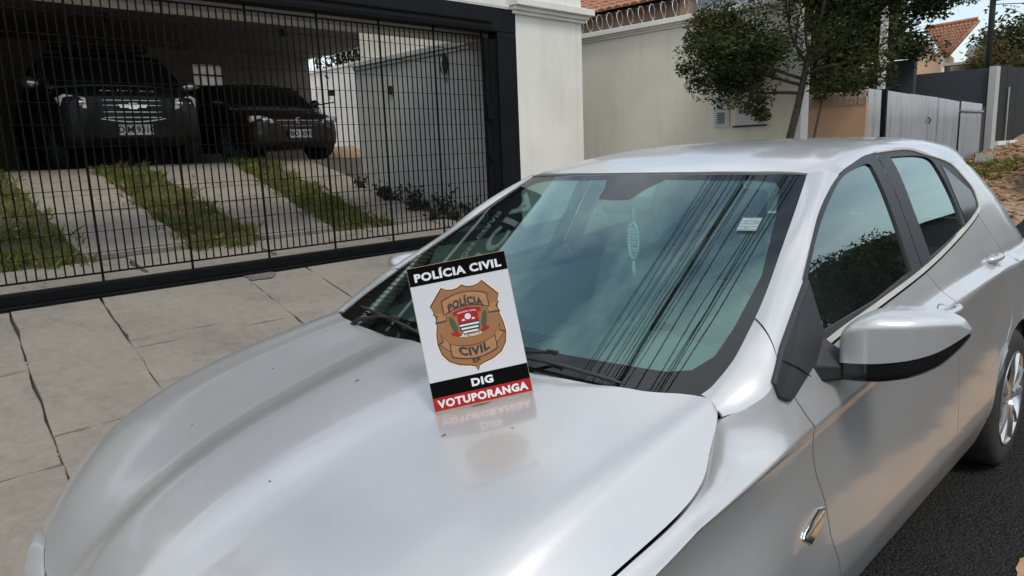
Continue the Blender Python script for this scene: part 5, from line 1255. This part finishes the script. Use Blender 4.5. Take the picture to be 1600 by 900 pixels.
def street_tree():
    t = thing('street_tree', 'small dense street tree with a leaning trunk in front of the cream wall', 'tree', (-1.86, 6.9, .35))
    rnd = random.Random(12); mb = MB(); ends = []
    tr = [(-1.88, 6.9, .28), (-1.86, 6.9, .9), (-1.80, 6.92, 1.5), (-1.73, 6.92, 1.8), (-1.69, 6.94, 2.05), (-1.66, 6.96, 2.3)]; mb.tube(tr, [.058, .044, .038, .035, .032, .028], 10)
    for (s, d, L_) in [((-1.70, 6.93, 2.0), (-.9, -.15, .35), .62), ((-1.68, 6.95, 2.15), (.7, .1, .6), .62), ((-1.66, 6.96, 2.3), (-.3, .2, 1), .6), ((-1.66, 6.96, 2.28), (.5, -.4, .9), .6), ((-1.67, 6.95, 2.2), (-.7, .5, .6), .55), ((-1.68, 6.94, 2.1), (.9, .3, .25), .60), ((-1.69, 6.93, 2.06), (-.6, -.7, .35), .5), ((-1.71, 6.93, 1.92), (-.7, .1, .05), .5), ((-1.67, 6.95, 2.2), (.2, .9, .6), .6)]:
        branch(mb, s, d, L_, .018, 2, rnd, ends, .55, 4, .12)
    mb.build('trunk', M['bark'], t, True)
    cen = []
    for e in ends: cen.append((e[0], e[1], e[2], rnd.uniform(.10, .20)))
    # hanging and outer twigs that give the outline seen against the wall
    for (x, y, z, s) in [(-2.88, 6.85, 2.42, .16), (-2.98, 6.9, 2.28, .10), (-2.65, 6.8, 2.05, .17), (-2.45, 6.85, 1.93, .13), (-2.2, 6.9, 1.85, .12), (-2.08, 6.85, 1.74, .08), (-2.12, 6.85, 1.92, .14), (-2.7, 6.9, 2.25, .16), (-2.4, 6.9, 2.15, .2), (-2.85, 6.9, 2.12, .10), (-2.75, 6.9, 2.68, .2), (-2.95, 7.0, 2.6, .10), (-2.5, 7.0, 2.9, .28), (-2.1, 6.9, 2.35, .26), (-1.9, 6.8, 2.6, .3), (-1.5, 6.9, 2.6, .35), (-1.2, 6.95, 2.5, .32), (-1.0, 7.0, 2.7, .32), (-.75, 7.0, 2.8, .26), (-.5, 7.0, 2.72, .16), (-.35, 7.0, 2.62, .10), (-1.4, 6.9, 2.2, .26), (-1.15, 6.95, 2.15, .20), (-.95, 7.0, 2.3, .18), (-1.0, 7.0, 2.05, .12), (-1.55, 7.1, 2.05, .16), (-1.3, 7.1, 1.98, .12), (-1.7, 7.0, 3.0, .4), (-1.2, 7.0, 3.05, .4), (-2.2, 7.0, 3.05, .36), (-.8, 7.0, 3.1, .3), (-1.6, 6.6, 2.35, .25), (-2.25, 6.6, 2.6, .25), (-1.75, 6.7, 2.75, .34), (-1.3, 6.75, 2.75, .34), (-2.3, 6.85, 2.85, .32), (-2.05, 6.8, 2.15, .2), (-1.75, 6.7, 2.35, .24), (-.95, 6.95, 2.95, .3), (-2.62, 6.95, 2.78, .2), (-2.75, 6.9, 2.45, .16), (-.6, 7.0, 3.0, .22)]:
        cen.append((x, y, z, s*1.1))
        mb2 = None
    V, F = leaves(cen, 58000, 3, (.013, .032), 1.25, .72)
    mesh('crown', V, F, M['leaf_dark'], t)
    mb = MB()
    for c in cen[-44:]:
        p = min(ends, key=lambda e: (e[0]-c[0])**2+(e[1]-c[1])**2+(e[2]-c[2])**2); q = Vector(p).lerp(Vector(c[:3]), .5)+Vector((0, 0, .04)); mb.tube([p, q, c[:3]], [.008, .006, .003], 5)
    mb.build('twigs', M['bark'], t, True, stuff=True)
street_tree()
st = thing('sapling_stake', 'thin dark sapling stem leaning against the orange wall', 'sapling', (-2.2, 9.3, .5))
mb = MB(); mb.tube([(-2.66, 9.45, .6), (-2.62, 9.45, 1.5), (-2.55, 9.48, 1.95), (-2.5, 9.5, 2.2)], [.022, .018, .013, .006], 7); mb.build('stem', M['bark'], st, True)
V, F = leaves([(-2.5, 9.5, 2.15, .18), (-2.6, 9.5, 2.05, .12), (-2.35, 9.5, 2.2, .15), (-2.2, 9.55, 2.15, .16), (-2.9, 9.5, 2.15, .14)], 700, 8, (.018, .04), 1.1); mesh('foliage', V, F, M['leaf_dark'], st)
def bigtree(name, label, cat_, x, y, z, h, w_, n, seed, leaf, size=(.05, .11), trunk=.16, group=None, base=.35, depth=2):
    t = thing(name, label, cat_, (x, y, z), group=group); rnd = random.Random(seed); mb = MB(); ends = []
    mb.tube([(x, y, z-.3), (x+.03, y, z+h*.2), (x-.02, y+.03, z+h*.4)], [trunk, trunk*.8, trunk*.6], 9)
    for k in range(6):
        a = 2*math.pi*k/6+rnd.uniform(-.4, .4); branch(mb, (x-.02, y+.03, z+h*rnd.uniform(.28, .4)), (math.cos(a)*.8, math.sin(a)*.8, .7), h*.26, trunk*.45, depth, rnd, ends, .5, 3, .15)
    mb.build('trunk', M['bark'], t, True); cen = []
    for _ in range(46):
        d = Vector((rnd.gauss(0, 1), rnd.gauss(0, 1), rnd.gauss(0, 1))).normalized()*rnd.uniform(.35, 1)**.6; cen.append((x+d.x*w_*.42, y+d.y*w_*.42, z+h*(base+.5*(1-base))+d.z*h*(1-base)*.42, w_*rnd.uniform(.10, .2)))
    for e in ends[::2]: cen.append((*e, w_*.10))
    V, F = leaves(cen, n, seed, size, 1.15, .8); mesh('crown', V, F, M[leaf], t)
bigtree('flowering_tree', 'dark tree with orange blossom on its sunlit top beyond the black gate', 'tree', -3.1, 25, 2.0, 3.0, 4.2, 9000, 5, 'leaf_dark', (.05, .10), base=.1)
bigtree('flowering_shrub', 'bush with orange-pink blossom over the black gate', 'shrub', -3.5, 23.2, 1.8, 2.15, 2.2, 5000, 15, 'leaf_flower', (.04, .075), .06, base=.2)
bigtree('tall_tree', 'bare-topped grey-green tree behind the flowering bush', 'tree', -2.4, 34, 2.8, 4.2, 6, 5000, 6, 'leaf_mid', (.06, .14), base=.1)
bigtree('boundary_tree', 'dark tree beyond the razor wire behind the garage', 'tree', -15.5, 11.6, 1.6, 5.2, 5.0, 7000, 7, 'leaf_dark', (.07, .15), base=.15)
bigtree('yard_tree', 'dark dense tree filling the yard behind the orange wall', 'tree', -3.5, 11.6, .8, 3.2, 2.7, 15000, 17, 'leaf_dark', (.04, .08), .09, base=.1)
for i, (x, y, h, w_) in enumerate([(9.2, 13, 3.4, 4), (9.4, 16.5, 3.2, 4), (9.0, 20.5, 3.7, 4.4), (9.3, 25, 3.9, 4.6), (9.1, 10, 2.6, 3.2)]):
    bigtree('hedge_tree', ['bushy dark tree across the street, second nearest of the row', 'bushy dark tree across the street, middle of the row', 'bushy dark tree across the street, second farthest of the row', 'bushy dark tree across the street, farthest of the row', 'low bushy dark tree across the street, nearest of the row'][i], 'tree', x, y, G(y), h, w_, 5000, 40+i, 'leaf_dark', (.07, .14), base=.02, group='trees across the street')
ho = thing('house_across', 'dark low house across the street mirrored in the rear door window', 'house', (11, 36, 2))
mb = MB(); mb.bbox((9.2, 34, 1.5), (15, 47, 5.6)); mb.build('wall', M['wall_slate'], ho)
mb = MB(); mb.add([(8.8, 33.6, 5.55), (8.8, 47.4, 5.55), (12.1, 47.4, 7.0), (12.1, 33.6, 7.0), (15.4, 33.6, 5.55), (15.4, 47.4, 5.55)], [(0, 1, 2, 3), (3, 2, 5, 4), (0, 3, 4)]); mb.build('roof', M['bark'], ho)
hw_ = thing('boundary_wall', 'long plain boundary wall on the far side of the street', 'wall', (8.6, 0, 0)); mb = MB(); mb.bbox((8.9, -12, -.2), (9.1, 9, 2.2)); mb.build('wall_face', M['wall_grey'], hw_)
# verge with leaf litter and grass
sheet('verge', list(np.linspace(-2.1, -.1, 10)), list(np.linspace(7.4, 30, 60)), lambda x, y: G(y)-.03+(.14+.03*math.sin(x*5+y*2.3))*(1-sm(-.75, -.15, x))*sm(7.3, 7.8, y), M['verge_earth'])
grass('verge_grass', [(-1.95, -1.05, lambda x: 12.7+.4*x, lambda x: 14.2, .5), (-1.6, -.95, lambda x: 9.9, lambda x: 11.4, .35), (-1.2, -.9, lambda x: 8.8, lambda x: 9.6, .15)], 9000, 9, M['grass_blade'], (.04, .12), lambda x, y: .12+G(y), True, .009)
litter('verge_leaves', 2600, 19, lambda r: (r.uniform(-2.0, -.3), r.uniform(8, 17)), lambda x, y: G(y)+.01+.13*(1-sm(-.75, -.15, x)), M['dead_leaf'], (.03, .07))
bd_ = thing('wooden_board', 'grey weathered board lying at the foot of the sheet fence', 'board', (-1.8, 14.2, .95))
mb = MB(); mb.box((-1.72, 14.3, .11+G(14.3)+.07), (.26, 1.3, .04), Euler((R(5), R(4), R(12))).to_matrix()); mb.build('plank', M['old_wood'], bd_)
hatch_car('parked_car', 'dark parked car just entering the frame behind the silver hatchback', (.40, 11.0, G(11.8)+.1), 0, M['dark_paint'], '', 0)

# ------------------------------------------------------------------ police placard on the bonnet
def placard():
    b0, b1 = Vector((.252, .645, 0)), Vector((.379, .830, 0)); b0.z = hood_z(b0.x, b0.y)+.004; b1.z = hood_z(b1.x, b1.y)+.004
    ax = (b1-b0).normalized(); W_ = (b1-b0).length; nh = ax.cross(Vector((0, 0, 1))).normalized(); up0 = nh.cross(ax).normalized(); til = R(13)
    up = (math.cos(til)*up0-math.sin(til)*nh).normalized(); n = ax.cross(up).normalized()
    if n.dot(nh) < 0: n = -n
    H_ = .329; t = thing('police_placard', 'white police placard with a brown shield standing on the bonnet', 'placard', b0)
    sh_ = math.tan(R(1.6))
    def P(x, y, d): return b0+ax*(x*W_-.0+y*H_*sh_*0)+up*(y*H_)+n*d
    def slabf(name, poly_, mat, d0, d1, parent):
        mb = MB(); mb.prism(poly_, P, d0, d1); return mb.build(name, M[mat], parent)
    board = slabf('board', [(0, 0), (1, 0), (1, 1), (0, 1)], 'mdf', -.0055, 0, t)
    face = slabf('face', [(.004, .012), (.996, .012), (.996, .997), (.004, .997)], 'sign_white', .0002, .0008, board)
    slabf('top_band', [(.004, .872), (.996, .872), (.996, .997), (.004, .997)], 'sign_black', .0009, .0014, board)
    slabf('bottom_band', [(.004, .100), (.996, .100), (.996, .206), (.004, .206)], 'sign_black', .0009, .0014, board)
    slabf('red_band', [(.004, .012), (.996, .012), (.996, .0995), (.004, .0995)], 'sign_red', .0009, .0014, board)
    def txt(name, s, cx, cy, width, height, mat, d=.0016, arc=0.0, bold=.035, rot=0):
        V, F = text_mesh(s, 1.0, .0, bold*.9, spacing=1.12); X = [v[0] for v in V]; Y = [v[1] for v in V]; x0, x1, y0, y1 = min(X), max(X), min(Y), max(Y); W2 = []
        for v in V:
            u = (v[0]-x0)/(x1-x0)-.5; w2 = (v[1]-y0)/(y1-y0)-.5; W2.append(P(cx+u*width+rot*w2, cy+w2*height+arc*(.25-u*u)*4-arc, d))
        return mesh(name, W2, F, M[mat], board)
    txt('band_lettering', 'POLÍCIA CIVIL', .5, .932, .88, .072, 'letter_white', bold=.05)
    txt('band_lettering', 'DIG', .52, .153, .22, .055, 'letter_white', bold=.05)
    txt('band_lettering', 'VOTUPORANGA', .5, .0545, .92, .056, 'letter_white', bold=.05)
    # shield
    half = [(.0, .795), (.10, .806), (.19, .842), (.345, .762), (.335, .70), (.318, .655), (.330, .58), (.355, .50), (.345, .42), (.29, .345), (.20, .298), (.09, .272), (.03, .262), (.0, .232)]
    half = [(0, .822), (.05, .804), (.11, .800), (.16, .808), (.205, .826), (.27, .775), (.345, .715), (.325, .680), (.312, .630), (.316, .580), (.338, .520), (.345, .450), (.322, .380), (.265, .325), (.17, .288), (.07, .272), (.022, .260), (.0, .225)]
    cx = .505
    def mir(k, dx=0): return [(cx+dx+x*k, .53+(y-.53)*(1+(k-1)*.9)) for x, y in half]+[(cx+dx-x*k, .53+(y-.53)*(1+(k-1)*.9)) for x, y in half[-2:0:-1]]
    slabf('shield', mir(1.05), 'shield_cream', .0009, .0012, board); slabf('shield_edge', mir(1.015), 'letter_black', .00125, .0015, board); slabf('shield_field', mir(.985), 'shield_brown', .00155, .0018, board)
    def ribbon(xh, yc, hh, arc, mat, d, k=14):
        up_ = [(cx-xh+2*xh*i/k, yc+hh+arc*(1-(2*i/k-1)**2)) for i in range(k+1)]; lo = [(cx+xh-2*xh*i/k, yc-hh+arc*(1-(2*i/k-1)**2)) for i in range(k+1)]; return up_+lo
    for (xh, yc, hh, arc) in ((.235, .688, .050, .038), (.235, .395, .048, -.036)):
        sg = 1 if arc > 0 else -1
        for s in (1, -1):
            tail = [(cx+s*.20, yc-.018-.014*sg), (cx+s*.335, yc-.005-.020*sg+.0), (cx+s*.30, yc-.030-.020*sg), (cx+s*.325, yc-.075-.02*sg), (cx+s*.21, yc-.078-.014*sg)]
            if sg < 0: tail = [(cx+s*.20, yc+.03), (cx+s*.30, yc+.125), (cx+s*.285, yc+.075), (cx+s*.335, yc+.06), (cx+s*.235, yc-.01)]
            slabf('ribbon_tail', [(cx+(x-cx)*1.02, y) for x, y in tail], 'letter_black', .00185, .0020, board); slabf('ribbon_tail', [(cx+s*.262+(x-cx-s*.262)*.84, yc-.03*sg+(y-yc+.03*sg)*.84) for x, y in tail], 'shield_tan', .00205, .0022, board)
        slabf('ribbon', ribbon(xh, yc, hh, arc, '', 0), 'letter_black', .00225, .0024, board); slabf('ribbon', ribbon(xh-.011, yc, hh-.007, arc, '', 0), 'shield_tan', .00245, .0026, board)
    txt('shield_lettering', 'POLÍCIA', cx, .716, .36, .070, 'letter_black', .0028, .034, .06)
    txt('shield_lettering', 'CIVIL', cx, .362, .31, .062, 'letter_black', .0028, -.026, .06)
    txt('shield_lettering', 'SP', cx+.0, .296, .085, .032, 'letter_black', .0021, 0, .06)
    # small coat of arms
    slabf('arms_banner', [(cx-.15, .645), (cx-.10, .655), (cx, .668), (cx+.10, .655), (cx+.15, .645), (cx+.13, .632), (cx+.15, .62), (cx+.10, .628), (cx, .640), (cx-.10, .628), (cx-.15, .62), (cx-.13, .632)], 'sign_red', .0027, .0029, board)
    txt('motto', 'POLÍCIA CIVIL', cx, .641, .19, .012, 'letter_white', .0031, .006, .05)
    slabf('arms_chief', [(cx-.105, .632), (cx, .640), (cx+.105, .632), (cx+.105, .565), (cx-.105, .565)], 'sign_red', .0019, .0022, board)
    slabf('arms_base', [(cx-.105, .565), (cx+.105, .565), (cx+.10, .515), (cx+.06, .490), (cx, .478), (cx-.06, .490), (cx-.10, .515)], 'letter_black', .0019, .0022, board)
    for k in range(3):
        z = .548-.024*k; h_ = .098-.012*k; slabf('white_bar', [(cx-h_, z-.006), (cx+h_, z-.006), (cx+h_, z+.006), (cx-h_, z+.006)], 'letter_white', .0023, .0025, board)
    N = 10; slabf('white_emblem', [(cx+.032*math.cos(2*math.pi*k/N), .603+.021*math.sin(2*math.pi*k/N)) for k in range(N)], 'letter_white', .0023, .0025, board)
    for dx in (-.05, .05): slabf('white_emblem', [(cx+dx-.018, .578), (cx+dx+.018, .578), (cx+dx+.010, .590), (cx+dx-.010, .590)], 'letter_white', .0023, .0025, board)
    for s in (1, -1):
        N = 16; slabf('wreath', [(cx+s*(.155+.030*math.cos(2*math.pi*k/N)+.022*math.sin(2*math.pi*k/N)), .562+.062*math.sin(2*math.pi*k/N)) for k in range(N)], 'shield_green', .0019, .0022, board)
        slabf('scroll_end', [(cx+s*.10, .498), (cx+s*.165, .515), (cx+s*.20, .508), (cx+s*.175, .492), (cx+s*.10, .478)], 'sign_red', .0027, .0029, board)
    ar = ribbon(.12, .487, .013, -.012, '', 0); slabf('scroll', ar, 'shield_brown', .0023, .0025, board)
    txt('scroll_lettering', 'SÃO PAULO', cx, .474, .23, .021, 'letter_white', .0027, -.010, .05)
    for s in (1, -1):
        for k in range(9): a = R(137*k); slabf('ribbon_print', [(cx+s*.185+.016*math.cos(a)*(.3+k*.08), .385+.016*math.sin(a)+i*0) if i == 0 else (cx+s*.185+.016*math.cos(a)*(.3+k*.08)+.004*(i == 1), .385+.016*math.sin(a)+.006*(i == 2)) for i in range(3)], 'rust', .0027, .0028, board)
    # easel strut behind
    mb = MB(); A = P(.40, .62, -.0056); B = P(.60, .62, -.0056); f0 = Vector(P(.40, 0, 0))-nh*.125; f1 = Vector(P(.60, 0, 0))-nh*.125
    f0.z = hood_z(f0.x, f0.y)+.003; f1.z = hood_z(f1.x, f1.y)+.003; e = n*.003
    mb.add([A, B, f1, f0, A-e, B-e, f1-e, f0-e], [(0, 1, 2, 3), (7, 6, 5, 4), (0, 4, 5, 1), (1, 5, 6, 2), (2, 6, 7, 3), (3, 7, 4, 0)]); mb.build('easel_strut', M['mdf'], t)
placard()
